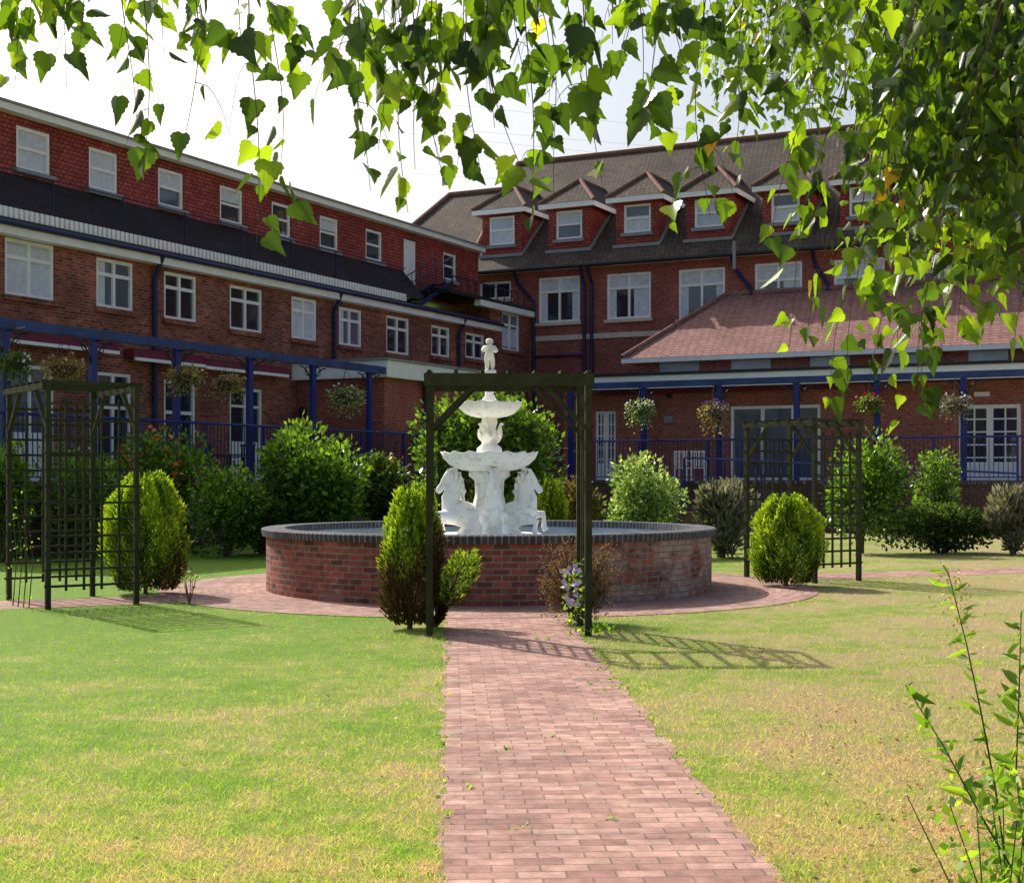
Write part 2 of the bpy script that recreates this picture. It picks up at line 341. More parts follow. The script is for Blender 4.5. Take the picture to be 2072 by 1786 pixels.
for i in range(int((xm1-x0)/2.4)): m.box(x0+i*2.4,x0+i*2.4+.03,-.10,-.07,zd,zd+.9)
m.build('walkway_railing',M['navy'],lw)
ym=1.6; xt=LW.X(968,ym); ze=LW.Z(0,226,ym); zr=LW.Z(0,345,ym); ze2=LW.Z(0,203,ym-.3)
T=[(33,102,262,349,'gsky'),(180,238,304,388,'gsky'),(320,371,345,421,'gmid'),(445,491,380,452,'gdark'),(550,588,412,479,'gdark'),(647,684,440,505,'gdark'),(740,773,466,528,'gdark'),(897,923,513,568,'gdark')]
tops=[opx(LW,a,b,c,d,ym) for a,b,c,d,_ in T]
dx=(LW.X(817,ym),LW.X(842,ym),LW.Z(830,592,ym),LW.Z(830,486,ym))
m=MB(); wall_open(m,x0,xt,zr-.9,ze,tops+[dx],ym); m.face((x0,ym,zr-.9),(x0,9,zr-.9),(x0,9,ze),(x0,ym,ze)); m.face((x0,9,zf),(xt,9,zf),(xt,9,ze),(x0,9,ze)); m.build('tile_hung_wall',M['tileR'],lw)
for o,wq in zip(tops,T): window(lw,o,ym,'sash',wq[4],[(.02,.98,.04,.96)] if wq[4]=='gsky' else ([(.02,.98,.5,.96)] if wq[4]=='gmid' else ([(.02,.98,.6,.96)] if wq[0] in (445,647) else None)))
m=MB(); m.box(dx[0]+.01,dx[1]-.01,ym+.03,ym+.08,dx[2],dx[3]-.01); m.build('door',M['white'],lw)
zs=LW.Z(0,410,.55)
m=MB(); m.face((x0,.5,zs-.15),(dx[0]-.1,.5,zs-.15),(dx[0]-.1,ym-.02,zr-.02),(x0,ym-.02,zr-.02)); m.build('tiled_skirt_roof',M['tileD'],lw)
m=MB(); m.box(x0-.2,xt,ym-.32,ym-.02,ze,ze2); m.build('eaves_fascia',M['white'],lw)
m=MB(); m.box(x0-.2,xt,ym-.38,9.3,ze2+.003,ze2+.06); m.build('roof',M['lead'],lw)
for p in (308,672,925):
    m=MB(); m.path([(LW.X(p),-.36,zg),(LW.X(p),-.1,zf-.35),(LW.X(p),-.1,ZT)],.065,8); m.build('drainpipe',M['navy'],lw)
for a,b,t in ((-40,235,660),(268,410,705),(412,578,724)):
    xa,xb=LW.X(a,-.3),LW.X(b,-.3); z=LW.Z(a,t,-.3); m=MB(); m.box(xa,xb,-.35,-.02,z-.24,z); o=m.build('awning',M['maroon'],lw)
    m=MB(); m.box(xa,xb,-.42,-.36,z-.30,z-.22); m.build('awning_bar',M['white'],o)
xl0,xl1=LW.X(1000)+.01,LW.X(1079); zl=LW.Z(970,605,.2); lo=opx(LW,1016,1051,634,710,.2)
m=MB(); wall_open(m,xl0,xl1,.9,zl-.3,[lo],.2); m.face((xl0,.2,zf-.5),(xl0,5,zf-.5),(xl0,5,zl-.3),(xl0,.2,zl-.3)); m.build('link_wall',M['brickL'],lw)
window(lw,lo,.2,'cross','gmid',[(.02,.98,.1,.6)],sm='brickL')
m=MB(); m.box(LW.X(968),xl1,-.1,.17,zl-.3,zl-.08); m.build('link_fascia',M['white'],lw)
m=MB(); m.box(LW.X(905),xl1,-.08,4,zl-.075,zl+.05); m.build('link_roof',M['black'],lw)
m=MB(); zz=zl+.05
for i in range(12): xx=LW.X(905)+i*(xl1-LW.X(905))/12; m.box(xx,xx+.03,.1,.13,zz,zz+.55)
m.box(LW.X(905),xl1,.1,.13,zz+.51,zz+.55); m.build('link_railing',M['navy'],lw)
sa,sb=LW.X(825,.6),LW.X(905,.6); za=zg+.1; zb=za+1.25
m=MB()
for yy in (.4,1.1): m.bar((sa,yy,za),(sb,yy,zb),.04,.14)
for i in range(7):
    t=(i+.5)/7; xx=sa+(sb-sa)*t; zc=za+(zb-za)*t; m.box(xx-.16,xx+.16,.43,1.07,zc,zc+.03)
st=m.build('metal_stair',M['navy'],lw)
m=MB()
for yy in (.4,1.1):
    m.path([(sa,yy,za+.95),(sb,yy,zb+.95)],.022)
    for i in range(6): t=i/5; m.path([(sa+(sb-sa)*t,yy,za+(zb-za)*t),(sa+(sb-sa)*t,yy,za+(zb-za)*t+.95)],.014)
m.build('stair_handrail',M['navy'],st)
# ================================================================ EXTENSION
EX=Fr(tuple(LW.W(LW.X(600),0,0))[:2],V)
ex=EX.root('brick_extension','low flat-roofed brick extension with white fascia against the left wing','building')
zt=EX.Z(600,738); zb=EX.Z(600,770); ew=3.1; el=6.5
m=MB(); m.face((.01,0,.9),(ew,0,.9),(ew,0,zb),(.01,0,zb)); m.face((ew,0,.9),(ew,el,.9),(ew,el,zb),(ew,0,zb)); m.build('wall',M['brickB'],ex)
m=MB(); m.box(.01,ew+.25,-.25,-.03,zb,zt); m.box(ew+.03,ew+.25,-.03,el,zb,zt); m.build('fascia',M['white'],ex)
m=MB(); m.box(.01,ew+.3,-.3,el,zt+.003,zt+.08); m.build('roof',M['lead'],ex)
m=MB(); lx,lz=EX.hit(618,832); m.lathe([(.0,lz-.22),(.1,lz-.15),(.13,lz+.05),(.05,lz+.12),(0,lz+.14)],10); o=m.build('wall_lamp',M['black'],ex); o.location=(lx,-.16,0)
# ================================================================ BACK BUILDING
bb=BB.root('main_building','tall brick block at the back with brown tiled roof and row of dormers','building')
ye=-.45; zE=BB.Z(1080,543,ye); PK=.84
bx0,bx1=BB.X(880),BB.X(2350)
BW=[(1090,1173,560,652),(1228,1317,552,645),(1373,1467,543,645),(1527,1623,531,640),(1687,1790,523,635),(1850,1950,512,625),(970,1034,570,606)]
bops=[opx(BB,*q) for q in BW]
m=MB(); wall_open(m,bx0,bx1,.9,zE-.05,bops); m.face((bx1,0,0),(bx1,11,0),(bx1,11,zE),(bx1,0,zE)); m.build('wall',M['brickB'],bb)
for i,o in enumerate(bops): window(bb,o,0,'cross' if i<6 else 'two','gdark' if i in(0,1,6) else 'gmid',None if i==6 else [(.03,.97,.7,.97),(.03,.2,.05,.68),(.6 if i%2 else .8,.97,.05,.68)],sm='cream')
m=MB(); zc=BB.Z(1085,686); m.box(BB.X(1082),bx1,-.06,-.003,zc-.1,zc+.1); m.build('string_course',M['cream'],bb)
m=MB(); m.box(bx0,bx1,ye+.04,-.003,zE-.06,zE-.02); m.build('soffit',M['white'],bb)
m=MB(); m.path([(BB.X(938,ye),ye-.04,zE-.02),(bx1,ye-.04,zE-.02)],.09,8); m.build('gutter',M['black'],bb)
for p in (1184,1199): 
    m=MB(); xx=BB.X(p); m.path([(xx,ye,zE-.1),(xx,-.1,zE-.7),(xx,-.1,ZT)],.075,8); m.build('drainpipe',M['navy'],bb)
for a,b in ((1050,1082),(1488,1521),(1650,1676)):
    m=MB(); m.path([(BB.X(a),ye,zE-.1),(BB.X(a),-.1,zE-.5),(BB.X(b),-.1,zE-1.3),(BB.X(b),-.1,ZT)],.075,8); m.build('drainpipe',M['navy'],bb)
m=MB(); zz=BB.Z(1100,722); m.path([(BB.X(1085),-.12,zz),(BB.X(1185),-.12,zz)],.05,8); m.build('waste_pipe',M['navy'],bb)
m=MB(); xx,zz=BB.X(1486,ye-.1),BB.Z(1486,488,ye-.1); m.path([(xx,ye-.1,zE-.6),(xx,ye-.1,zz)],.07,8); m.build('vent_pipe',M['lead'],bb)
sl=lambda px,py: BB.slope(px,py,ye,zE,PK)
D_=sl(1050,330); Cr=sl(1400,298); yR=(D_.y+Cr.y)/2; zR=zE+PK*(yR-ye)
Dl=Vector((D_.x,yR,zR)); A=Vector((BB.X(940,ye),ye,zE)); B=Vector((bx1+.4,ye,zE)); C=Vector((bx1+.4,yR,zR)); Ab=Vector((A.x,2*yR-ye,zE)); Bb=Vector((B.x,2*yR-ye,zE))
m=MB(); m.face(A,B,C,Dl); m.face(Ab,A,Dl); m.face(Bb,Ab,Dl,C); m.face(B,Bb,C)
m.build('roof',M['roofB'],bb)
R1=sl(910,396); q=sl(838,456); tt=(R1.z-zE)/(R1.z-q.z); E1=R1+(q-R1)*tt
tz=(R1.z-zE)/(zR-zE); R2=A+(Dl-A)*tz
E1b=Vector((E1.x,2*R1.y-E1.y,zE)); Abk=Vector((A.x,2*R1.y-E1.y,zE))
m=MB(); m.face(E1,A,R2,R1); m.face(E1b,E1,R1); m.face(Abk,E1b,R1,R2); o=m.build('side_roof',M['roofB'],bb)
m=MB()
for p,q in ((A,Dl),(Dl,C),(E1,R1),(R1,R2)): m.path([p+Vector((0,0,.05)),q+Vector((0,0,.05))],.11,8)
m.build('ridge_tiles',M['ridge'],bb)
yf=.45
for i,(a,b,t,bt) in enumerate(((990,1041,438,496),(1125,1178,426,484),(1262,1317,413,471),(1405,1463,402,460),(1560,1618,390,450),(1718,1776,377,437),(1880,1940,363,425))):
    wo=opx(BB,a,b,t,bt,yf); xa,xb=wo[0]-.32,wo[1]+.32; ztp=wo[3]+.22; zb0=zE+PK*(yf-ye)-.05
    m=MB(); wall_open(m,xa,xb,zb0,ztp,[wo],yf)
    yk=ye+(ztp-zE)/PK
    for xx in (xa,xb): m.face((xx,yf,zb0),(xx,yk,ztp),(xx,yf,ztp))
    d=m.build('dormer',M['tileR'],bb)
    window(d,wo,yf,'sash','gmid' if i%3 else 'gsky',[(.03,.97,.5,.97)] if i%2 else [(.03,.97,.05,.6)],True,'dormer_window')
    for ch in list(d.children):
        for g in list(ch.children): g.parent=d
    ov=.32; hf=(xb-xa)/2+ov; xc=(xa+xb)/2; y0=yf-ov; za=ztp+hf*.98; yb=ye+(za-zE)/PK; yek=ye+(ztp+.05-zE)/PK
    ap=(xc,y0+hf*1.15,za); z1=ztp+.05
    m=MB(); m.face((xc-hf,y0,z1),(xc+hf,y0,z1),ap); m.face((xc-hf,y0,z1),ap,(xc,yb,za),(xc-hf,yek,z1)); m.face((xc+hf,y0,z1),(xc+hf,yek,z1),(xc,yb,za),ap)
    m.build('dormer_roof',M['roofB'],d)
    m=MB()
    for p,q in (((xc-hf,y0,z1),ap),((xc+hf,y0,z1),ap),(ap,(xc,yb,za))): m.path([Vector(p)+Vector((0,0,.03)),Vector(q)+Vector((0,0,.03))],.08,6)
    m.build('dormer_ridge',M['ridge'],d)
    m=MB(); m.box(xc-hf,xc+hf,y0+.01,y0+.06,z1-.2,z1-.005); m.box(xc-hf+.01,xc-hf+.06,y0+.06,yek,z1-.2,z1-.005); m.box(xc+hf-.06,xc+hf-.01,y0+.06,yek,z1-.2,z1-.005); m.build('dormer_fascia',M['white'],d)
    m=MB(); m.box(xa-.1,xb+.1,yf-.12,yf-.003,zb0-.02,zb0+.1); m.bar((xb+.06,yf,zb0+.1),(xb+.06,yk,ztp+.06),.12,.05); m.build('dormer_flashing',M['lead'],d)
# ================================================================ RIGHT LOW BUILDING
rb=RB.root('low_building','single-storey brick building on the right with pinkish tiled hip roof','building')
rx0,rx1=RB.X(1140),RB.X(2330); yc=-1.1; zc0,zc1=RB.Z(1600,777,yc),RB.Z(1600,750,yc)
ro=[opx(RB,1205,1246,832,None),opx(RB,1478,1660,820,None),opx(RB,1940,2066,818,None)]
m=MB(); wall_open(m,rx0,rx1,.9,zc0,ro); m.face((rx0,0,.9),(rx0,5.6,.9),(rx0,5.6,zc0),(rx0,0,zc0)); m.build('wall',M['brickR'],rb)
window(rb,ro[0],0,'french','gdark',None,False,'door'); window(rb,ro[1],0,'slide','gmid',None,False,'sliding_door',.1); window(rb,ro[2],0,'french','gdark',None,False,'door',.12)
cl=RB.X(1160,yc)
m=MB(); m.box(cl,rx1,yc,yc+.05,zc0,zc1); m.box(cl,cl+.05,yc+.05,1.4,zc0,zc1); m.build('canopy_fascia',M['white'],rb)
m=MB(); m.box(cl-.05,rx1,yc-.06,1.45,zc1+.003,zc1+.1); m.box(cl+.06,rx1,yc+.06,-.01,zc0+.02,zc0+.06); m.build('canopy_roof',M['black'],rb)
yu=1.5; zE2=RB.Z(1600,712,1.1); ex0=RB.X(1258,1.1)
m=MB(); wall_open(m,ex0+.5,rx1,zc1+.1,zE2-.1,[],yu); m.face((ex0+.5,yu,zc1+.1),(ex0+.5,5.6,zc1+.1),(ex0+.5,5.6,zE2-.1),(ex0+.5,yu,zE2-.1)); m.build('upper_wall',M['brickR'],rb)
for a in (1335,1480,1640,1800,1960):
    m=MB(); m.box(RB.X(a,yu),RB.X(a+80,yu),yu-.03,yu-.003,zc1+.14,zE2-.16); m.build('clerestory_window',M['gsky'],rb)
PR=.58; r1=RB.slope(1470,598,1.1,zE2,PR); e0=Vector((ex0,1.1,zE2)); e1=Vector((rx1+.3,1.1,zE2)); rr=Vector((rx1+.3,r1.y,r1.z)); eb=Vector((ex0,2*r1.y-1.1,zE2))
m=MB(); m.face(e0,e1,rr,r1); m.face(eb,e0,r1); m.build('roof',M['roofR'],rb)
m=MB(); m.path([e0+Vector((0,0,.05)),r1+Vector((0,0,.05)),rr+Vector((0,0,.05))],.1,8); m.build('ridge_tiles',M['roofR'],rb)
m=MB(); m.box(ex0,rx1,1.08,1.12,zE2-.17,zE2-.01); m.box(ex0-.02,ex0+.02,1.12,5.6,zE2-.17,zE2-.01); m.build('eaves_fascia',M['white'],rb)
m=MB(); m.box(RB.X(1215,-.2),RB.X(1700,-.2),-.3,-.01,RB.Z(1400,795,-.2),RB.Z(1400,783,-.2)); m.build('awning',M['maroon'],rb)
for a,b,c,d,mt,nn in ((1346,1363,841,856,'lead','wall_vent'),(1972,2003,793,802,'white','emergency_light'),(1350,1361,797,806,'black','wall_camera')):
    m=MB(); m.box(RB.X(a),RB.X(b),-.1,-.004,RB.Z((a+b)/2,d),RB.Z((a+b)/2,c)); m.build(nn,M[mt],rb)
# ================================================================ TERRACE
YP=-3.4
xC=9.77; rC=-14.97
m=MB(); m.box(LW.X(-60,YP),xC,YP,-.005,0,ZT); o=m.build('terrace',M['slab']); o.location=LW.o; o.rotation_euler=(0,0,LW.a); tag(o,kind='structure')
m=MB(); m.box(-18.3,rx1,YP,5.6,0,ZT-.006); o=m.build('pavement',M['slab']); o.location=RB.o; o.rotation_euler=(0,0,RB.a); tag(o,kind='structure')
def wallrun(fr,a,b,label):
    w=fr.root('retaining_wall',label,'wall')
    m=MB(); m.box(a,b,YP-.26,YP-.01,0,ZT-.06); m.build('brickwork',M['brickW'],w); m=MB(); m.box(a,b,YP-.3,YP-.005,ZT-.057,ZT+.03); m.build('coping',M['cop'],w)
wallrun(LW,LW.X(-60,YP),xC,'dark brick retaining wall below the left terrace railing'); wallrun(RB,rC-.2,rx1,'dark brick retaining wall below the right terrace railing')
def pergola(fr,xs,xa,xb,zt,label):
    p=fr.root('pergola',label,'pergola'); y=YP+.15
    m=MB(); m.box(xa,xb,y-.06,y+.06,zt-.2,zt); m.box(xa,xb,y+.25,y+.33,zt-.16,zt-.02); m.build('beam',M['bluef'],p)
    for x in xs:
        m=MB(); m.box(x-.085,x+.085,y-.055,y+.055,ZT,zt-.203); m.build('post',M['blue'],p)
        m=MB()
        for s in (-1,1):
            pts=[(x+s*(.09+.5*(1-math.cos(t))),y,zt-.75+.5*math.sin(t)) for t in np.linspace(0,PI/2,7)]; m.path(pts,.02,5)
            m.path([(x+s*(.23+.12*math.cos(t)),y,zt-.36+.12*math.sin(t)) for t in np.linspace(0,2*PI,11)],.014,5)
        m.path([(x,y-.06,zt-.25),(x,y-.55,zt-.22)],.018,5); m.build('scroll_bracket',M['black'],p)
zpL=LW.Z(400,694,YP+.15); zpR=RB.Z(1600,762,YP+.15)
pergola(LW,[LW.X(q,YP+.15) for q in (10,188,357,505,633,747,865)],LW.X(-60,YP),xC,zpL,'blue metal pergola along the left wing terrace')
pergola(RB,[RB.X(q,YP+.15) for q in (1155,1303,1455,1612,1775,1950,2130)],rC,rx1,zpR,'blue metal pergola in front of the low right building')
def railing(fr,a,b,y,z0,z1,label,step=.13,zz=None):
    r=fr.root('railing',label,'railing'); zf_=(lambda x:0.) if zz is None else zz
    for nme,z,rad in (('top_rail',z1,.035),('bottom_rail',z0+.12,.02)):
        m=MB(); m.path([(a,y,z+zf_(a)),(b,y,z+zf_(b))],rad,6); m.build(nme,M['blue'],r)
    n=max(1,int((b-a)/2.2))
    for i in range(n+1): x=a+(b-a)*i/n; m=MB(); m.box(x-.03,x+.03,y-.03,y+.03,z0+zf_(x),z1+zf_(x)-.03); m.build('post',M['blue'],r)
    m=MB(); n=int((b-a)/step)
    for i in range(n): x=a+(i+.5)*(b-a)/n; m.box(x-.009,x+.009,y-.009,y+.009,z0+.12+zf_(x),z1+zf_(x))
    m.build('balusters',M['navy'],r)
railing(LW,LW.X(-40,YP),xC-.2,YP-.12,ZT+.03,LW.Z(500,861,YP),'dark blue railing on the left terrace edge between pergola posts')
railing(RB,rC+2.5,rx1-1,YP-.12,ZT+.03,RB.Z(1600,888,YP),'dark blue railing on the right terrace edge')
gx0,gx1=RB.X(1385,YP-1.8),RB.X(2060,YP-1.8)
railing(RB,gx0,gx1,YP-1.8,.55,RB.Z(1400,925,YP-1.8),'lower dark blue ramp handrail sloping down in front of right terrace',.5,lambda x:-.5*(x-gx0)/(gx1-gx0))
m=MB(); yy=YP-.31
m.face((gx0,YP-1.9,.0),(gx1,YP-1.9,0),(gx1,YP-1.9,.06),(gx0,YP-1.9,.55)); m.face((gx0,YP-1.9,.55),(gx1,YP-1.9,.06),(gx1,yy,.06),(gx0,yy,.55)); m.face((gx0,YP-1.9,0),(gx0,YP-1.9,.55),(gx0,yy,.55),(gx0,yy,0))
o=m.build('ramp',M['brickW']); o.location=RB.o; o.rotation_euler=(0,0,RB.a); tag(o,kind='structure')
def chair(loc,rz,mat,label,group):
    c=thing('patio_chair',label,'chair',loc,rz,group)
    m=MB(); m.box(-.24,.24,-.24,.24,.43,.47); m.build('seat',mat,c)
    m=MB()
    for i in range(6): m.box(-.22+i*.08,-.18+i*.08,.22,.25,.5,.95)
    m.box(-.24,.24,.215,.255,.95,1.0); m.build('backrest',mat,c)
    for sx in (-.21,.21):
        for sy in (-.21,.21): m=MB(); m.box(sx-.02,sx+.02,sy-.02,sy+.02,0,.428); m.build('leg',mat,c)
        m=MB(); m.path([(sx,-.21,.47),(sx,-.21,.66),(sx,.22,.68)],.018,5); m.build('armrest',mat,c)
    return c
c0=chair(LW.W(LW.X(440,-2),-2,ZT),LW.a+.5,M['black'],'black metal patio chair, left of two on the left terrace','black patio chairs')
dup(c0,LW.W(LW.X(490,-2.2),-2.2,ZT),LW.a-1.6,'black metal patio chair, right of two on the left terrace')
tb=thing('patio_table','round black metal patio table between the black chairs','table',LW.W(LW.X(466,-2.3),-2.3,ZT))
m=MB(); m.lathe([(0,.7),(.42,.7),(.42,.73),(0,.73)],20); m.build('tabletop',M['black'],tb); m=MB(); m.path([(0,0,0),(0,0,.7)],.03,8); m.lathe([(0,.0),(.25,0),(.25,.03),(0,.03)],16); m.build('base',M['black'],tb)
c1=chair(RB.W(RB.X(1382,-2),-2,ZT),RB.a+PI,M['white'],'white patio chair, left of two behind the right railing','white patio chairs')
dup(c1,RB.W(RB.X(1414,-2),-2,ZT),RB.a+PI+.2,'white patio chair, right of two behind the right railing')
t=thing('clothes_airer','folded green metal frame standing on the terrace behind bushes','airer',LW.W(LW.X(812,-2.8),-2.8,ZT))
m=MB()
for a in (-.5,-.25,0,.25,.5): m.path([(a,0,0),(.3+a*.3,0,1.5)],.03,6)
m.path([(-.5,0,.05),(.5,0,.05)],.025,6); m.build('frame',M['green'],t)
# ================================================================ GROUND, PATHS, POOL
def flat(name,pts,z,mat,loc=(0,0,0),rz=0.):
    m=MB(); m.face(*[(x,y,0) for x,y in pts]); o=m.build(name,mat); o.location=(loc[0],loc[1],z); o.rotation_euler=(0,0,rz); return tag(o,kind='structure')
FC=Vector((-.33,20.9,0)); AX=math.atan(.043)
flat('lawn',[(-300,-60),(300,-60),(300,500),(-300,500)],0,M['lawn'])
ys=np.linspace(-20,-4.4,160); eL=[(-.62+.018*math.sin(y*7)+.012*rng.normal(),y) for y in ys]; eR=[(.75+.018*math.sin(y*5+1)+.012*rng.normal(),y) for y in ys]
m=MB()
for i in range(len(ys)-1): m.face((*eL[i],0),(*eR[i],0),(*eR[i+1],0),(*eL[i+1],0))
o=m.build('garden_path',M['path']); o.location=(FC.x,FC.y,.004); o.rotation_euler=(0,0,AX); tag(o,kind='structure')
flat('garden_path',[(-.62,4.4),(.62,4.4),(.62,9.5),(-.62,9.5)],.004,M['path'],FC,AX)
SD=math.atan2(.42,.91)
flat('side_path',[(-16,-.6),(-4.4,-.6),(-4.4,.6),(-16,.6)],.004,M['path'],FC,SD+.03)
flat('side_path',[(4.4,-.6),(22,-.6),(22,.6),(4.4,.6)],.004,M['path'],FC,SD-.05)
m=MB(); n=96
for i in range(n):
    a,b=2*PI*i/n,2*PI*(i+1)/n
    m.face((3.1*math.cos(a),3.1*math.sin(a),0),(4.7*math.cos(a),4.7*math.sin(a),0),(4.7*math.cos(b),4.7*math.sin(b),0),(3.1*math.cos(b),3.1*math.sin(b),0))
o=m.build('circular_path',M['ring']); o.location=(FC.x,FC.y,.008); tag(o,kind='structure')
pool=thing('fountain_pool','round raised brick pool with dark coping around the white fountain','pool',FC)
m=MB(); m.lathe([(3.21,0),(3.21,.77)],96); m.build('wall',M['brickP'],pool,True)
m=MB(); m.lathe([(3.21,.772),(3.265,.774),(3.28,.865),(3.26,.88),(2.95,.88),(2.95,.78)],96); m.build('coping',M['cop'],pool)
m=MB(); m.lathe([(2.955,.85),(2.98,.776),(2.96,.2),(0,.2)],96); m.build('basin_lining',M['lining'],pool,True)
# ---- fountain
fo=thing('fountain','white stone two-bowl fountain with horses and a cherub on top','fountain',FC+Vector((0,0,.2)))
OZ=-.2
def L_(name,prof,mat=M['statue'],**k):
    m=MB(); m.lathe([(r,z+OZ) for r,z in prof],k.pop('n',64),**k); return m.build(name,mat,fo,True)
L_('plinth',[(0,.2),(.85,.2),(.85,.5),(.8,.54),(.8,.72),(.76,.78),(0,.78)])
L_('pedestal',[(.46,.78),(.40,.86),(.31,1.0),(.24,1.15),(.20,1.35),(.21,1.55),(.29,1.62),(.28,1.70),(0,1.70)],fl=10,amp=.05,rref=.25,n=120)
L_('lower_bowl',[(.0,1.68),(.22,1.68),(.42,1.71),(.58,1.78),(.66,1.86),(.695,1.94),(.70,1.955),(.685,1.96),(.64,1.90),(.5,1.84),(0,1.80)],fl=16,amp=.022,wz=.014,rref=.7,n=192)
L_('stem',[(.15,1.80),(.19,1.92),(.18,2.02),(.11,2.08),(.13,2.2),(.09,2.3),(.12,2.40),(.1,2.48)])
L_('upper_bowl',[(0,2.46),(.12,2.46),(.27,2.49),(.38,2.54),(.44,2.60),(.47,2.67),(.475,2.685),(.46,2.69),(.42,2.63),(.3,2.58),(0,2.55)],fl=14,amp=.022,wz=.012,rref=.47,n=168)
L_('upper_stem',[(.09,2.55),(.1,2.74),(.06,2.80),(.075,2.93),(.1,2.98),(.055,3.03),(.1,3.1),(.1,3.16),(0,3.16)])
h=MB(); z_=OZ
h.loft([(x,0,z+z_,a,b) for x,z,a,b in ((.08,.98,.16,.14),(.26,1.02,.19,.16),(.44,1.08,.195,.165),(.56,1.17,.155,.145),(.56,1.29,.14,.115),(.515,1.42,.12,.09),(.49,1.53,.10,.072),(.50,1.62,.085,.06),(.53,1.675,.055,.05))])
h.loft([(x+.035,0,z+z_,a,b) for x,z,a,b in ((.43,1.69,.05,.05),(.475,1.665,.085,.062),(.54,1.615,.092,.066),(.60,1.545,.070,.048),(.655,1.47,.050,.039),(.70,1.41,.052,.045),(.725,1.375,.033,.028))])
for s in (-1,1):
    h.path([(.49,s*.045,1.71+z_),(.50,s*.055,1.77+z_),(.51,s*.055,1.83+z_)],[.03,.026,.008],8)
    a=(((.48,.10,1.04),.11),((.62,.13,1.05),.075),((.78,.135,1.06),.05),((.79,.135,.96),.036),((.785,.135,.88),.042),((.82,.135,.82),.052)) if s>0 else (((.48,-.10,1.0),.11),((.60,-.13,.98),.075),((.70,-.135,.95),.05),((.68,-.135,.87),.036),((.67,-.135,.82),.042),((.71,-.135,.79),.052))
    h.path([(p[0],p[1],p[2]+z_) for p,_ in a],[r for _,r in a],10)
hs=h.build('horse',M['statue'],fo); remesh(hs,.011,1); hs.rotation_euler=(0,0,PI+.10)
mn=MB()
cr=((.565,1.70),(.49,1.715),(.44,1.66),(.40,1.57),(.39,1.47),(.39,1.36),(.41,1.25))
for i,(x,z) in enumerate(cr):
    for s in (-1,1):
        mn.path([(x+.04,s*.015,z+z_),(x,s*.05,z+z_-.01),(x-.02+.02*(i%2),s*.075,z+z_-.07),(x,s*.08,z+z_-.13),(x+.03,s*.082,z+z_-.17)],[.024,.033,.029,.02,.006],8)
mane=mn.build('mane',M['statue'],hs,True); mane['kind']='stuff'
for a in (-.10,-PI/2+.12,PI/2):
    h2=hs.copy(); col.objects.link(h2); h2.parent=fo; h2.rotation_euler=(0,0,a); m2=mane.copy(); col.objects.link(m2); m2.parent=h2
bd=[(.08,0,2.10),(.14,0,2.16),(.17,0,2.25),(.155,0,2.33),(.18,0,2.38),(.22,0,2.37),(.13,.08,2.2),(.1,.12,2.3),(.13,-.08,2.2),(.1,-.12,2.3)]
b0=skin('bird',[(a,b,c+OZ) for a,b,c in bd],[(0,1),(1,2),(2,3),(3,4),(4,5),(1,6),(6,7),(1,8),(8,9)],[.05,.055,.04,.028,.028,.012,.03,.015,.03,.015],M['statue'],fo)
for k,a in enumerate((.3,.3+2.09,.3+4.19)):
    if k: q=b0.copy(); col.objects.link(q); q.parent=fo
    else: q=b0
    q.rotation_euler=(0,0,a)
cv=[(0,0,3.38),(0,0,3.46),(.0,-.005,3.52),(0,-.012,3.565),(0,-.012,3.625),(.075,0,3.485),(.11,-.05,3.43),(.05,-.10,3.43),(-.075,0,3.485),(-.10,-.06,3.43),(-.03,-.10,3.49),(.04,0,3.32),(.05,-.03,3.24),(.045,0,3.17),(-.04,0,3.32),(-.03,.01,3.24),(-.04,.0,3.17)]
ce=[(0,1),(1,2),(2,3),(3,4),(1,5),(5,6),(6,7),(1,8),(8,9),(9,10),(0,11),(11,12),(12,13),(0,14),(14,15),(15,16)]
skin('cherub',[(a,b,c+OZ) for a,b,c in cv],ce,[.065,.06,.03,.062,.055,.034,.027,.022,.034,.027,.022,.045,.034,.028,.045,.034,.028],M['statue'],fo)
# ================================================================ ARCHES
def arch(loc,rz,w,d,h,label,nv=4,bh=.11,ovh=.055,q=.034):
    r=thing('garden_arch',label,'arch',loc,rz,'timber garden arches')
    for sx in (-1,1):
        for sy in (-1,1): m=MB(); x,y=sx*w/2,sy*d/2; m.box(x-q,x+q,y-q,y+q,0,h-.003); m.build('post',M['wood'],r)
        m=MB(); x=sx*(w/2)
        for i in range(1,nv): y=-d/2+d*i/nv; m.box(x-.012,x+.012,y-.014,y+.014,.22,h-.2)
        k=int((h-.5)/.175)
        for i in range(k): z=.28+i*(h-.55)/(k-1); m.box(x+sx*.013,x+sx*.033,-d/2-.05,d/2+.05,z-.015,z+.015)
        m.build('lattice_panel',M['wood'],r)
    for sy in (-1,1):
        m=MB(); y=sy*(d/2+q+.022); m.box(-w/2-ovh,w/2+ovh,y-.02,y+.02,h-.02-bh,h-.02); m.build('beam',M['wood'],r)
        for sx in (-1,1):
            m=MB(); y=sy*d/2; m.bar((sx*(w/2-.03),y,h-.56),(sx*(w/2-.48),y,h-.1),.045,.05,(0,1,0)); m.build('brace',M['wood'],r)
    for i in range(7):
        x=-w/2+w*i/6; m=MB(); m.box(x-.02,x+.02,-d/2-.09,d/2+.09,h-.017,h+.012); m.build('rafter',M['wood'],r)
    return r
arch((-.05,14.9,0),AX,1.6,.95,2.66,'dark green timber arch over the path in front of the fountain',4,.12)
arch((-5.62,18.28,0),R(-55),1.64,1.10,2.76,'dark timber lattice arch on the left side path',5,.075,.02,.030)
arch((4.55,22.5,0),R(-57),1.5,.94,2.48,'weathered timber lattice arch on the right side path',5,.08,.03,.032)
arch((-.52,27.6,0),AX,1.75,.95,2.6,'timber arch behind the fountain overgrown with climber')
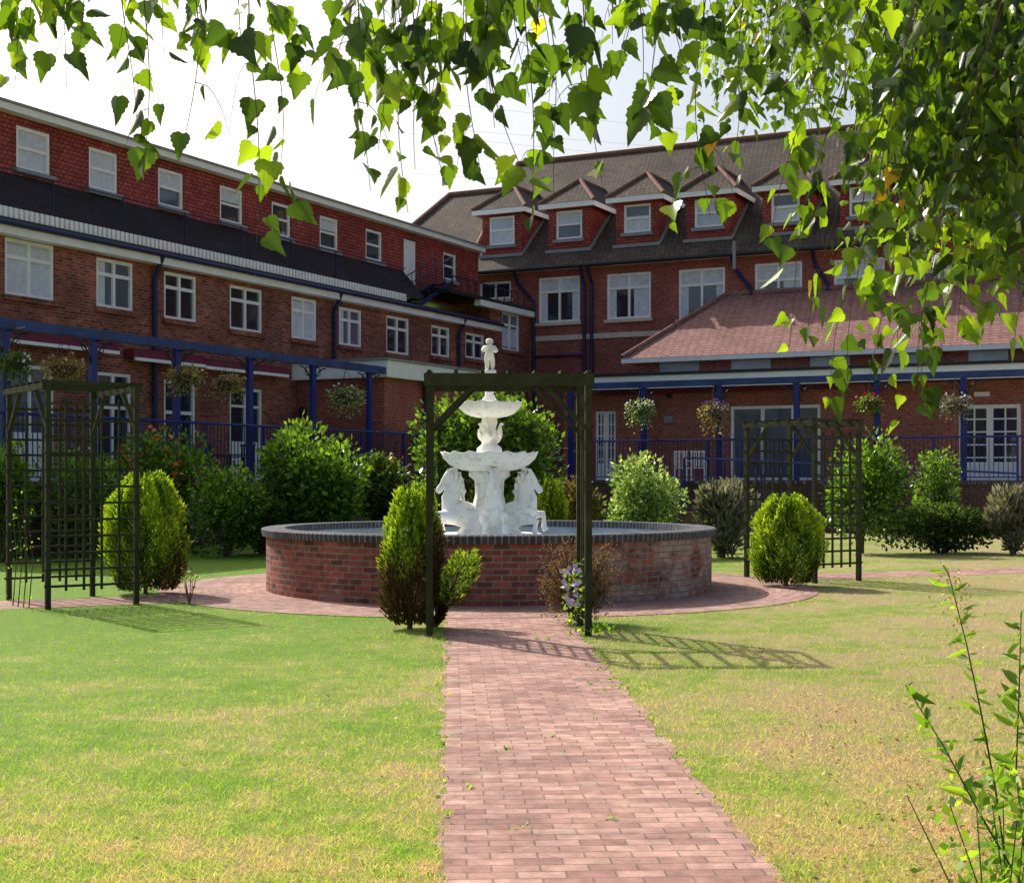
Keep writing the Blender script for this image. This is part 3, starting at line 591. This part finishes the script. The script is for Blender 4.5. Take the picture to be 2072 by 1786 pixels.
# ================================================================ PLANTS
def blobs_pts(n,rx,ry,z0,z1,nb,rs=.44,fill=.4):
    c=rv(nb)*(rng.random((nb,1))**.4)*.66; br=rs*(.65+.7*rng.random(nb)); k=rng.integers(0,nb,n); dr=rv(n)
    rad=br[k]*(1-fill*rng.random(n)**1.5)*(1+.08*rng.normal(size=n)); p=c[k]+dr*rad[:,None]; h=(z1-z0)/2
    return np.c_[p[:,0]*rx,p[:,1]*ry,np.maximum(z0+.02,(z0+z1)/2+p[:,2]*h)],dr
def bush(name,label,cat,px0,px1,pyt,Y,n,ls,mat,nb=16,z0=0.,tm=T_LEAF,up=.3,fl=None,ry=None,rs=.44):
    c=at((px0+px1)/2,965,Y); rx=(px1-px0)/2/F*Y; z1=H-(pyt-HY)/F*Y; ry=ry or rx*.85
    r=thing(name,label,cat,(c.x,Y,0)); P,D=blobs_pts(n,rx,ry,z0,z1,nb,rs)
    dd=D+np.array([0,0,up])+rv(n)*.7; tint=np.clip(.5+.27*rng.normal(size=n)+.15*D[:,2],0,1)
    leaves('foliage',P,dd,D+rv(n)*.8,ls*(.6+.8*rng.random(n)),tm,mat,r,tint)
    m=MB()
    for i in range(6):
        a=rng.random()*2*PI; q=Vector((math.cos(a)*rx*.5,math.sin(a)*ry*.5,z0+(z1-z0)*.75)); m.path([(q.x*.1,q.y*.1,0),(q.x*.5,q.y*.5,q.z*.5),q],[.035,.022,.008],5)
    m.build('stems',M['bark'],r)
    if fl:
        fm,nf,fs=fl[:3]; P2,D2=blobs_pts(nf,rx*1.05,ry*1.1,z0,z1*1.02,nb*2,rs,.1)
        if len(fl)>3: P2=P2[(P2[:,1]<0)&(P2[:,2]>.45*z1)]; nf=len(P2)
        leaves('flowers',P2,rv(nf),rv(nf),fs*(.7+.6*rng.random(nf)),T_PETAL,fm,r)
    return r
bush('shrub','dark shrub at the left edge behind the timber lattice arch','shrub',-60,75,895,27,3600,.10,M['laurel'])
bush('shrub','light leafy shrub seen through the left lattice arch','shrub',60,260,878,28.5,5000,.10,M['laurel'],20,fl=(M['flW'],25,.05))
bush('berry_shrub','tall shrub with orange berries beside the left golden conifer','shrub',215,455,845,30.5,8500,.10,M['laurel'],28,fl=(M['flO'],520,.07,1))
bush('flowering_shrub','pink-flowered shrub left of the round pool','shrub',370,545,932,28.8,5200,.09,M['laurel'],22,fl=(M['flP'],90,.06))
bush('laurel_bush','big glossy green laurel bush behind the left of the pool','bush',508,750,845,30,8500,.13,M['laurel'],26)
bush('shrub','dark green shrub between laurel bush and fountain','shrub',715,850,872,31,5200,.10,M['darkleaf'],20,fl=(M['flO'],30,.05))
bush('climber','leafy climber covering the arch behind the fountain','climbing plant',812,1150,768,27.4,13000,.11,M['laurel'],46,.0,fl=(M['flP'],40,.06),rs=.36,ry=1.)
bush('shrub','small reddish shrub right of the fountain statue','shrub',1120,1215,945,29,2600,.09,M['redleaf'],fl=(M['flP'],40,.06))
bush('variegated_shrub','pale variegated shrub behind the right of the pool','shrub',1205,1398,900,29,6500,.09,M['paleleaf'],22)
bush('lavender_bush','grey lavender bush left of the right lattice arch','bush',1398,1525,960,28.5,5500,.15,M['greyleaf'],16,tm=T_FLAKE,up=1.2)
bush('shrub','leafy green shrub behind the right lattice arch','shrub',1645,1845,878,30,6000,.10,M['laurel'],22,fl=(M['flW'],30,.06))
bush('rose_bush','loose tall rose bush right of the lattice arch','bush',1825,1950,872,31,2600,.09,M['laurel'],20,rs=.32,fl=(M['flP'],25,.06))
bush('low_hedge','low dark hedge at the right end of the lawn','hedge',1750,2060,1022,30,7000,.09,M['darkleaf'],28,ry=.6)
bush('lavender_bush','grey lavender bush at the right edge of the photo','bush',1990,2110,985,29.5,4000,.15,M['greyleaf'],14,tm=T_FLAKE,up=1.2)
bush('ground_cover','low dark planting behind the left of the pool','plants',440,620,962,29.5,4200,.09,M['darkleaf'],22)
def conifer(label,px0,px1,pyt,Y,n=7000,lean=0.,brown=0.,group='golden dwarf conifers',sz=.13,wide=.47,up=.95,irr=1.):
    c=at((px0+px1)/2,965,Y); a=(px1-px0)/2/F*Y; Ht=H-(pyt-HY)/F*Y
    r=thing('dwarf_conifer',label,'conifer',(c.x,Y,0),0,group)
    h=.03+.97*rng.random(n)**.85; an=rng.random(n)*2*PI; pr=a*np.sqrt(np.clip(1-(np.abs(h-wide)/(1.03-wide))**2.3,.02,1))*.95
    lob=1+irr*(.10*np.sin(3*an+6*h+px0)+.08*np.sin(7*an-11*h)+.06*np.sin(13*an+17*h)+.05*np.sin(23*an+29*h)); f=.55+.45*rng.random(n)**.5
    rad=pr*lob*f; P=np.c_[rad*np.cos(an)+lean*(h-.3),rad*np.sin(an),h*Ht*.95*(1+irr*(.05*np.sin(9*an)+.03*np.sin(17*an)))]
    D=np.c_[np.cos(an)*.6+lean*.8,np.sin(an)*.6,np.ones(n)*up]+rv(n)*.5
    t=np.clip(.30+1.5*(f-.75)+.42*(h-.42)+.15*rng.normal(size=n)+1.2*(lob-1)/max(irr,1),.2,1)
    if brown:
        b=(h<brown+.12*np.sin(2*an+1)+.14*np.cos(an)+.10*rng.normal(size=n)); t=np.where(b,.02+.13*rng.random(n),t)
    leaves('foliage',P,D,rv(n),sz*(.5+.8*rng.random(n)),T_FLAKE,M['conif'],r,t)
    m=MB(); m.path([(-lean*.3,0,0),(lean*.1,0,Ht*.4),(lean*.5,0,Ht*.8)],[.03,.022,.008],7)
    for i in range(8): q=rng.random()*2*PI; m.path([(-lean*.25,0,.05),(math.cos(q)*a*.5,math.sin(q)*a*.5,Ht*.35)],[.014,.005],5)
    m.build('stem',M['bark'],r); return r
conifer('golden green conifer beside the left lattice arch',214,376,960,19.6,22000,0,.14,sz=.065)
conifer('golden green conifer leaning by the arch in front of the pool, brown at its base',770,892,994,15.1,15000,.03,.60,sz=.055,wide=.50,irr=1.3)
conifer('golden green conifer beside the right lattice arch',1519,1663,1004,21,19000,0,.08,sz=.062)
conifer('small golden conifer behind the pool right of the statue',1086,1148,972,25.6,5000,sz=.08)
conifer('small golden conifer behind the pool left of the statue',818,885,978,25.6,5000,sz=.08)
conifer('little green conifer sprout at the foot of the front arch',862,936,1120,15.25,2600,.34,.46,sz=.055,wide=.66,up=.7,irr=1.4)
ds=thing('dead_shrub','brown dead shrub at the right foot of the front arch','shrub',(at(1172,965,15.7).x,15.7,0))
m=MB(); tips=[]
for i in range(70):
    a=rng.random()*2*PI; q=Vector((math.cos(a)*.44*rng.random()**.5,math.sin(a)*.35*rng.random()**.5,.3+.55*rng.random())); m.path([(0,0,0),q*.5+Vector((0,0,.05)),q],[.012,.007,.003],4)
    for j in range(4): e=q*(.5+.12*j)+Vector(rng.normal(size=3)*.07); m.path([q*(.4+.12*j),e],[.004,.002],4); tips.append(e)
    tips.append(q)
m.build('stems',M['bark'],ds)
P=np.repeat(np.array([tuple(t) for t in tips]),18,0)+rng.normal(size=(len(tips)*18,3))*.045; P[:,2]=np.maximum(P[:,2],.02)
leaves('foliage',P,rv(len(P))+np.array([0,0,.5]),rv(len(P)),.045,T_FLAKE,M['brownleaf'],ds)
cm=thing('clematis','lilac flowered clematis climbing the right post of the front arch','climbing plant',(at(1165,965,14.75).x,14.75,0))
n=110; z=rng.random(n)*.75; P=np.c_[rng.normal(size=n)*.06-.03,rng.normal(size=n)*.06-.1,z]
leaves('foliage',P,rv(n),rv(n),.055,T_LEAF,M['weed'],cm)
n=34; P=np.c_[rng.normal(size=n)*.055-.05,rng.normal(size=n)*.05-.2,.30+.40*rng.random(n)]; leaves('flowers',P,rv(n),rv(n),.048,T_PETAL,M['flL'],cm)
m=MB(); m.path([(0,0,0),(.02,-.08,.4),(-.03,-.1,.8)],.008,5); m.build('stem',M['twig'],cm)
n=90; P=np.c_[rng.normal(size=n)*.10,rng.normal(size=n)*.10,.02+.07*rng.random(n)]; w=thing('foot_plant','green low plant growing around the foot of the front arch','plant',(at(1212,965,14.5).x,14.5,0)); leaves('foliage',P,rv(n)+np.array([0,0,.8]),rv(n),.05,T_LEAF,M['weed'],w)
sp=thing('sapling','small bare brown sapling by the left side path','sapling',gp(383,1224)); m=MB()
for i in range(9):
    a=rng.random()*6.28; q=Vector((math.cos(a)*.1,math.sin(a)*.1,.3+.22*rng.random())); m.path([(0,0,0),q*.6,q],[.006,.004,.002],4)
m.build('stems',M['twig'],sp); n=40; P=rng.normal(size=(n,3))*np.array([.08,.08,.1])+np.array([0,0,.33]); leaves('foliage',P,rv(n),rv(n),.045,T_LEAF,M['redleaf'],sp)
ra=thing('climbing_rose','thin climbing rose with few leaves at the foot of the left arch','climbing plant',(-5.9,17.5,0)); m=MB()
for i in range(4): m.path([(-.1*i,.1*i,0),(-.1*i+.05,.1*i,.6),(-.12*i,.12*i,1.+.2*i)],[.008,.006,.003],5)
m.build('stems',M['twig'],ra); n=70; P=np.c_[-.3*rng.random(n),.3*rng.random(n),1.3*rng.random(n)]+rng.normal(size=(n,3))*.06; P[:,2]=abs(P[:,2]); leaves('foliage',P,rv(n),rv(n),.045,T_LEAF,M['weed'],ra)
def basket(fr,px,py,wpx,label,fm,lm,drop=.5,nf=40):
    y=YP-.35; x,z=fr.hit(px,py,y); p=fr.W(x,y,z); r=(wpx/2)/F*p.y
    b=thing('hanging_basket',label,'hanging basket',p,0,None); m=MB(); m.lathe([(0,-r*.55),(r*.4,-r*.45),(r*.62,-.05),(r*.65,0),(0,-.02)],16); m.build('bowl',M['bark'],b,True)
    zt=(zpL if fr is LW else zpR)-.22-z; m=MB()
    for a in (0,2.1,4.2): m.path([(r*.6*math.cos(a),r*.6*math.sin(a),0),(0,0,zt)],.006,4)
    m.build('chain',M['black'],b)
    n=700; D=rv(n); P=D*np.array([r,r,r*.48])*(.45+.6*rng.random((n,1))); P[:,2]-=(rng.random(n)**3)*drop*r; leaves('foliage',P,D+rv(n)*.7-np.array([0,0,.3]),rv(n),.08*(.5+.9*rng.random(n)),T_LEAF,lm,b)
    n=nf; D=rv(n); P=D*np.array([r,r,r*.55])*(.85+.2*rng.random((n,1)))+np.array([0,0,.04]); leaves('flowers',P,rv(n),rv(n),.06,T_PETAL,fm,b)
for px,py,w,l,fm,lm,nf in ((30,728,72,'leftmost hanging basket of dark trailing leaves on the left pergola',M['flW'],M['darkleaf'],8),(128,740,88,'hanging basket of faded brown flowers above the left lattice arch',M['flP'],M['strawleaf'],20),(375,758,80,'hanging basket of brownish foliage, third from the left',M['flY'],M['strawleaf'],15),(461,772,68,'small hanging basket next to the white glazed door',M['flP'],M['strawleaf'],15),(700,798,76,'wide green hanging basket before the low extension',M['flW'],M['paleleaf'],15)):
    basket(LW,px,py,w,l,fm,lm,.9,nf)
basket(RB,1296,825,62,'hanging basket with white flowers nearest the front arch',M['flW'],M['paleleaf'],1.2,70)
basket(RB,1445,828,64,'hanging basket with violet flowers beside sliding door',M['flV'],M['strawleaf'],1.6,45)
basket(RB,1760,812,60,'hanging basket with red flowers under the birch branches',M['flR'],M['laurel'],.6,60)
basket(RB,1933,814,68,'rightmost hanging basket with white and grey leaves',M['flW'],M['greyleaf'],.8,50)
# ---- lawn blades
def onpath(x,y):
    dx,dy=x-FC.x,y-FC.y; ca,sa=math.cos(AX),math.sin(AX); lx=dx*ca+dy*sa
    r=np.hypot(dx,dy); a=(np.abs(lx-.065)<.665+.03*np.sin(y*9)*np.sin(y*23))&(dy<0)
    ly=[]
    for s,g in ((SD+.03,-1),(SD-.05,1)):
        u=dx*math.cos(s)+dy*math.sin(s); w=-dx*math.sin(s)+dy*math.cos(s); ly.append((np.abs(w)<.6)&(u*g>0))
    return a|(r<4.68)|ly[0]|ly[1]
n=260000; Y=5.2/(1-rng.random(n)*(1-5.2/30)); X=(rng.random(n)*2-1)*.385*Y; ok=~onpath(X,Y); X,Y=X[ok],Y[ok]; n=len(X)
D=np.c_[rng.normal(size=n)*.75,rng.normal(size=n)*.75,np.ones(n)]
leaves('grass',np.c_[X,Y,np.zeros(n)],D,rv(n)*np.array([1,1,.1]),(.016+.026*rng.random(n)**1.6)*(.75+Y*.03),T_BLADE,M['blade'])
tag(bpy.data.objects['grass'],'short sunlit lawn grass, greener on the left and dry on the right','grass',kind='stuff')
n=1100; Y=5.4+5*rng.random(n)**1.3; X=(.17+.22*rng.random(n)**.8)*Y; k=rng.random(n)<.08; X[k]-=.45*Y[k]
ok=~onpath(X,Y); X,Y=X[ok],Y[ok]; n=len(X)
o=leaves('fallen_leaves',np.c_[X,Y,.015+.02*rng.random(n)],rv(n)*np.array([1,1,.25]),np.tile([0,0,1.],(n,1))+rv(n)*.5,.018+.024*rng.random(n),T_LEAF,M['fallen']); tag(o,'small dry brown leaves scattered over the lawn','fallen leaves',kind='stuff')
PP=[]
for i in range(60):
    y=5.6+9*rng.random(); s=rng.choice([-1,1]); x=.385-.041*(y-5.65)+(s*(.66+.03*rng.normal()) if rng.random()<.65 else rng.uniform(-.6,.6))
    k=rng.integers(3,12); PP.append(np.c_[x+rng.normal(size=k)*.018,y+rng.normal(size=k)*.03,np.full(k,.006)])
P=np.concatenate(PP); n=len(P); o=leaves('weeds',P,rv(n)+np.array([0,0,.5]),rv(n),.014+.018*rng.random(n),T_LEAF,M['weed']); tag(o,'little green weeds between and beside the path bricks','weeds',kind='stuff')
# ---- foreground stems
def stem(pts,Y,label,nl,ls,yellow=0):
    P=[at(px,py,Y) for px,py in pts]; base=Vector((P[0].x,Y,0)); r=thing('goldenrod',label,'plant',base); L=[Vector((0,0,0))]+[p-base for p in P]
    m=MB(); m.path(L,list(np.linspace(.0042,.0015,len(L))),6); m.build('stem',M['weed'],r)
    Q=[];D=[]
    for i in range(nl):
        t=(i+.5)/nl*(len(L)-2)+1; k=min(int(t),len(L)-2); p=L[k].lerp(L[k+1],t-k); d=Vector(rng.normal(size=3)); d.z=.1+.5*abs(d.z)*(1 if rng.random()<.4 else -1.6); Q.append(p); D.append(d.normalized()+(L[k+1]-L[k]).normalized()*.4)
    leaves('leaves',np.array([tuple(q) for q in Q]),np.array([tuple(q) for q in D]),rv(nl)*.8+np.array([0,-.5,.4]),ls*(.4+.9*rng.random(nl)),T_LONG,M['weed'],r,.1+.9*rng.random(nl))
    if yellow:
        n=yellow; t=rng.random(n); p0,p1=L[-2],L[-1]; P_=np.array([tuple(p0.lerp(p1,k)) for k in t])+rng.normal(size=(n,3))*np.array([.03,.02,.02]); leaves('flowers',P_,rv(n),rv(n),.011,T_LEAF,M['flY'],r)
stem([(2040,1786),(2015,1600),(1985,1440),(1955,1300),(1918,1155)],4.2,'tall goldenrod stem with yellow tip at the right edge',50,.074,130)
stem([(2065,1786),(1985,1650),(1910,1510),(1832,1385)],3.9,'goldenrod stem leaning left over the dry lawn',40,.076)
stem([(2080,1786),(2056,1560),(2062,1400),(2066,1250)],4.3,'goldenrod stem rising along the right photo edge',60,.074)
q=at(2030,1786,3.9); w=thing('weed_clump','leafy weed clump in the bottom right corner','plant',(q.x,3.9,0)); n=560
P=np.c_[rng.normal(size=n)*.09+.02,rng.normal(size=n)*.13,.05+.74*rng.random(n)**.8]; P[:,0]+=(P[:,2]-.5)*.12; leaves('foliage',P,rv(n)+np.array([0,0,.4]),rv(n),.042*(.5+.8*rng.random(n)),T_LEAF,M['weed'],w,rng.random(n))
m=MB()
for i in range(9): m.path([(rng.normal()*.05,rng.normal()*.05,0),(rng.normal()*.10,rng.normal()*.11,.72)],[.004,.0015],5)
m.build('stems',M['weed'],w)
# ================================================================ BIRCH
tr=thing('birch_tree','birch tree with branches of heart-shaped leaves hanging across the top','tree',(3.3,4.9,0))
TO=Vector((3.3,4.9,0))
m=MB(); m.path([Vector(p)-TO for p in ((3.3,4.9,0),(3.28,4.88,1.5),(3.2,4.9,3.2),(3.25,5,5.2),(3.3,5.1,7.5))],[.2,.16,.13,.09,.04],12); m.build('trunk',M['birchbark'],tr,True)
def limb(pts,r0,r1):
    m=MB(); m.path([Vector(p)-TO for p in pts],list(np.linspace(r0,r1,len(pts))),8); m.build('limb',M['bark'],tr,True)
limb([(3.2,4.9,3.1),(2.2,4.2,3.25),(1.0,3.6,3.2),(-.3,3.35,3.05),(-1.4,3.2,2.95)],.06,.012)
limb([(3.2,4.9,3.3),(2.4,5.4,4.0),(1.6,6.2,4.7),(.9,6.8,4.9)],.05,.012)
limb([(3.2,4.9,2.7),(2.2,4.3,2.9),(1.5,3.9,2.75),(1.15,3.7,2.5)],.035,.008)
def strand(xt,tx,ty,Y,sp=.034,spread=.02,ls=.06,yt=-90,side=2,dk=0.):
    p0=at(xt,yt,Y); p2=at(tx,ty,Y+rng.normal()*.05); Ln0=(p2-p0).length
    p1=p0.lerp(p2,.45)+Vector((rng.normal()*.03,rng.normal()*.05,0))+Vector(((p2.x-p0.x)*.35,0,.03))
    N=12; ph=rng.random(2)*6.28; pts=[]
    for i in range(N+1):
        t=i/N; pts.append(p0*(1-t)**2+p1*2*t*(1-t)+p2*t*t+Vector((math.sin(t*Ln0*11+ph[0])*.012*t,math.sin(t*Ln0*9+ph[1])*.012,0)))
    paths=[(pts,.0017)]
    for s in range(side):
        k=rng.integers(2,N-1); a=rng.random()*6.28; L=(.08+.16*rng.random())*min(1.,Ln0/.5)*(Y/3.3); b=pts[k]; q=[]
        for i in range(6): t=i/5; q.append(b+Vector((math.cos(a)*L*.55*t**.7,math.sin(a)*L*.5*t**.7,-L*(t**1.6)+.15*L*t)))
        paths.append((q,.001))
    m=MB(); 
    for q,r in paths: m.path([p-TO for p in q],list(np.linspace(r,r*.4,len(q))),4)
    b=m.build('branch',M['twig'],tr); PA=[];DA=[];NA=[]
    for q,r in paths:
        n_=len(q)-1; Ln=sum((q[i+1]-q[i]).length for i in range(n_)); n=max(4,int(Ln/sp)); t=(np.arange(n)+rng.random(n))/n
        clump=np.sin(t*Ln*rng.uniform(14,26)+rng.random()*6)+rng.normal(size=n)*.6; t=t[(clump>-.35)|(t>.9)]; n=len(t)
        A=np.array([tuple(p-TO) for p in q]); k=np.minimum((t*n_).astype(int),n_-1); P=A[k]+(A[k+1]-A[k])*(t*n_-k)[:,None]
        out=rv(n)*np.array([1,1,.35]); PA.append(P+out*spread*rng.random((n,1))+out*.008)
        DA.append(out*.6+np.array([0,0,-.8])+rv(n)*.45); NA.append(rv(n)*np.array([1,1,.6])+out*.3+np.array([0,-.05,.2]))
    P=np.concatenate(PA); n=len(P); tt=np.clip(.46-dk+.28*rng.normal(size=n),0,.92); tt[rng.random(n)<.006]=1.
    leaves('leaves',P,np.concatenate(DA),np.concatenate(NA),ls*(.45+.7*rng.random(n)),T_BIRCH,M['birch'],b,tt)
YL=3.25
for a in ((10,12,195),(40,48,110),(75,80,60),(110,105,100),(135,128,185),(165,170,90),(285,300,350),(225,262,235),(280,285,120),(325,338,110),(355,385,272),(430,425,72),(485,490,95),(500,528,490),(545,568,330),(690,702,110),(700,742,385),(712,735,240),(765,770,300),(780,822,430),(830,850,345),(800,795,190),(880,905,375),(938,962,345),(985,1040,330),(1015,1008,135),(870,872,240),(1060,1090,462),(1105,1128,395),(1060,1062,200),(1130,1185,275),(1170,1212,372),(1178,1182,120),(1240,1238,180),(1285,1300,215),(1330,1322,262),(975,990,260)):
    strand(a[0]+rng.normal()*12,a[1],a[2],YL+rng.normal()*.2,.036,.022,.063,side=2 if a[2]>200 else 1,dk=.05)
for i in range(11):
    tx=690+760*rng.random(); strand(tx+rng.normal()*40,tx,50+140*rng.random(),YL+rng.normal()*.25,.03,.03,.06,side=1,dk=.12)
for i in range(2):
    tx=-20+200*rng.random(); strand(tx-30,tx,40+90*rng.random(),YL+rng.normal()*.2,.028,.03,.06,side=1,dk=.12)
for a in ((1390,1392,160),(1440,1428,440),(1475,1482,330),(1505,1500,235),(1420,1420,110),(1365,1370,95),(1310,1312,80),(1260,1262,60)): strand(*a,3.4+rng.normal()*.2,.028,.035,.056)
bx=[1440,1500,1560,1650,1700,1740,1800,1850,1900,2000,2100]; by=[300,240,260,290,310,340,470,620,640,640,720]
for i in range(30):
    tx=1490+600*rng.random()**.75; ty=np.interp(tx,bx,by)*(.3+.7*rng.random()); strand(tx+80+rng.normal()*70,tx,ty,3.6+rng.normal()*.3,.025,.07,.053,dk=.06,side=3)
for tx,ty in ((1682,835),(1720,770),(1840,855),(1585,705),(1640,690),(1770,760),(1860,800),(1810,700),(1930,690),(1990,680),(2050,720),(1570,495)):
    strand(tx+220,tx,ty,3.3+rng.normal()*.15,.029,.035,.054,side=4)
for i in range(52):
    tx=1850+260*rng.random(); strand(tx+50+rng.normal()*60,tx,140+500*rng.random(),3.3+rng.random()*1.1,.023,.10,.054,dk=.13,side=3)
for i in range(36):
    tx=1440+440*rng.random(); ty=90+(60+(150 if tx<1740 else 430)*rng.random())*min(1,(tx-1350)/280); strand(tx+80,tx,ty,6.5+2*rng.random(),.034,.18,.05,side=4)
# power lines
pl=thing('power_line','faint overhead power lines crossing the sky behind the roofs','power line',(0,0,0)); m=MB()
for a,b in ((60,235),(130,300),(255,345),(140,265)):
    p,q=at(-400,a-40,160),at(1800,b+70,150); m.path([p,(p+q)/2-Vector((0,0,1.5)),q],.012,4)
m.build('wire',M['wire'],pl)
# ================================================================ LIGHT, SKY, CAMERA
EL=R(41); hd=Vector((-.62,.785,0)).normalized(); sd=hd*math.cos(EL)+Vector((0,0,math.sin(EL)))
su=bpy.data.lights.new('sun','SUN'); su.energy=5.; su.angle=R(.5); su.color=(1,.955,.87); so=bpy.data.objects.new('sun',su); col.objects.link(so); so.rotation_euler=sd.to_track_quat('Z','Y').to_euler()
w=bpy.data.worlds.new('World'); scn.world=w; w.use_nodes=True; nt=w.node_tree
sk=nt.nodes.new('ShaderNodeTexSky'); sk.sky_type='NISHITA'; sk.sun_disc=False; sk.sun_elevation=EL; sk.sun_rotation=math.atan2(hd.x,hd.y); sk.air_density=1.1; sk.dust_density=5.; sk.ozone_density=1.
bg=nt.nodes['Background']; nt.links.new(sk.outputs[0],bg.inputs[0]); bg.inputs[1].default_value=.148
scn.view_settings.view_transform='Standard'; scn.view_settings.look='None'; scn.view_settings.exposure=0
cd=bpy.data.cameras.new('camera'); co=bpy.data.objects.new('camera',cd); col.objects.link(co); co.location=(0,0,H); co.rotation_euler=(PI/2,0,0)
cd.sensor_fit='HORIZONTAL'; cd.sensor_width=36; cd.lens=36*F/2072; cd.shift_y=(HY-893)/2072; cd.clip_end=2000; cd.clip_start=.05
scn.camera=co
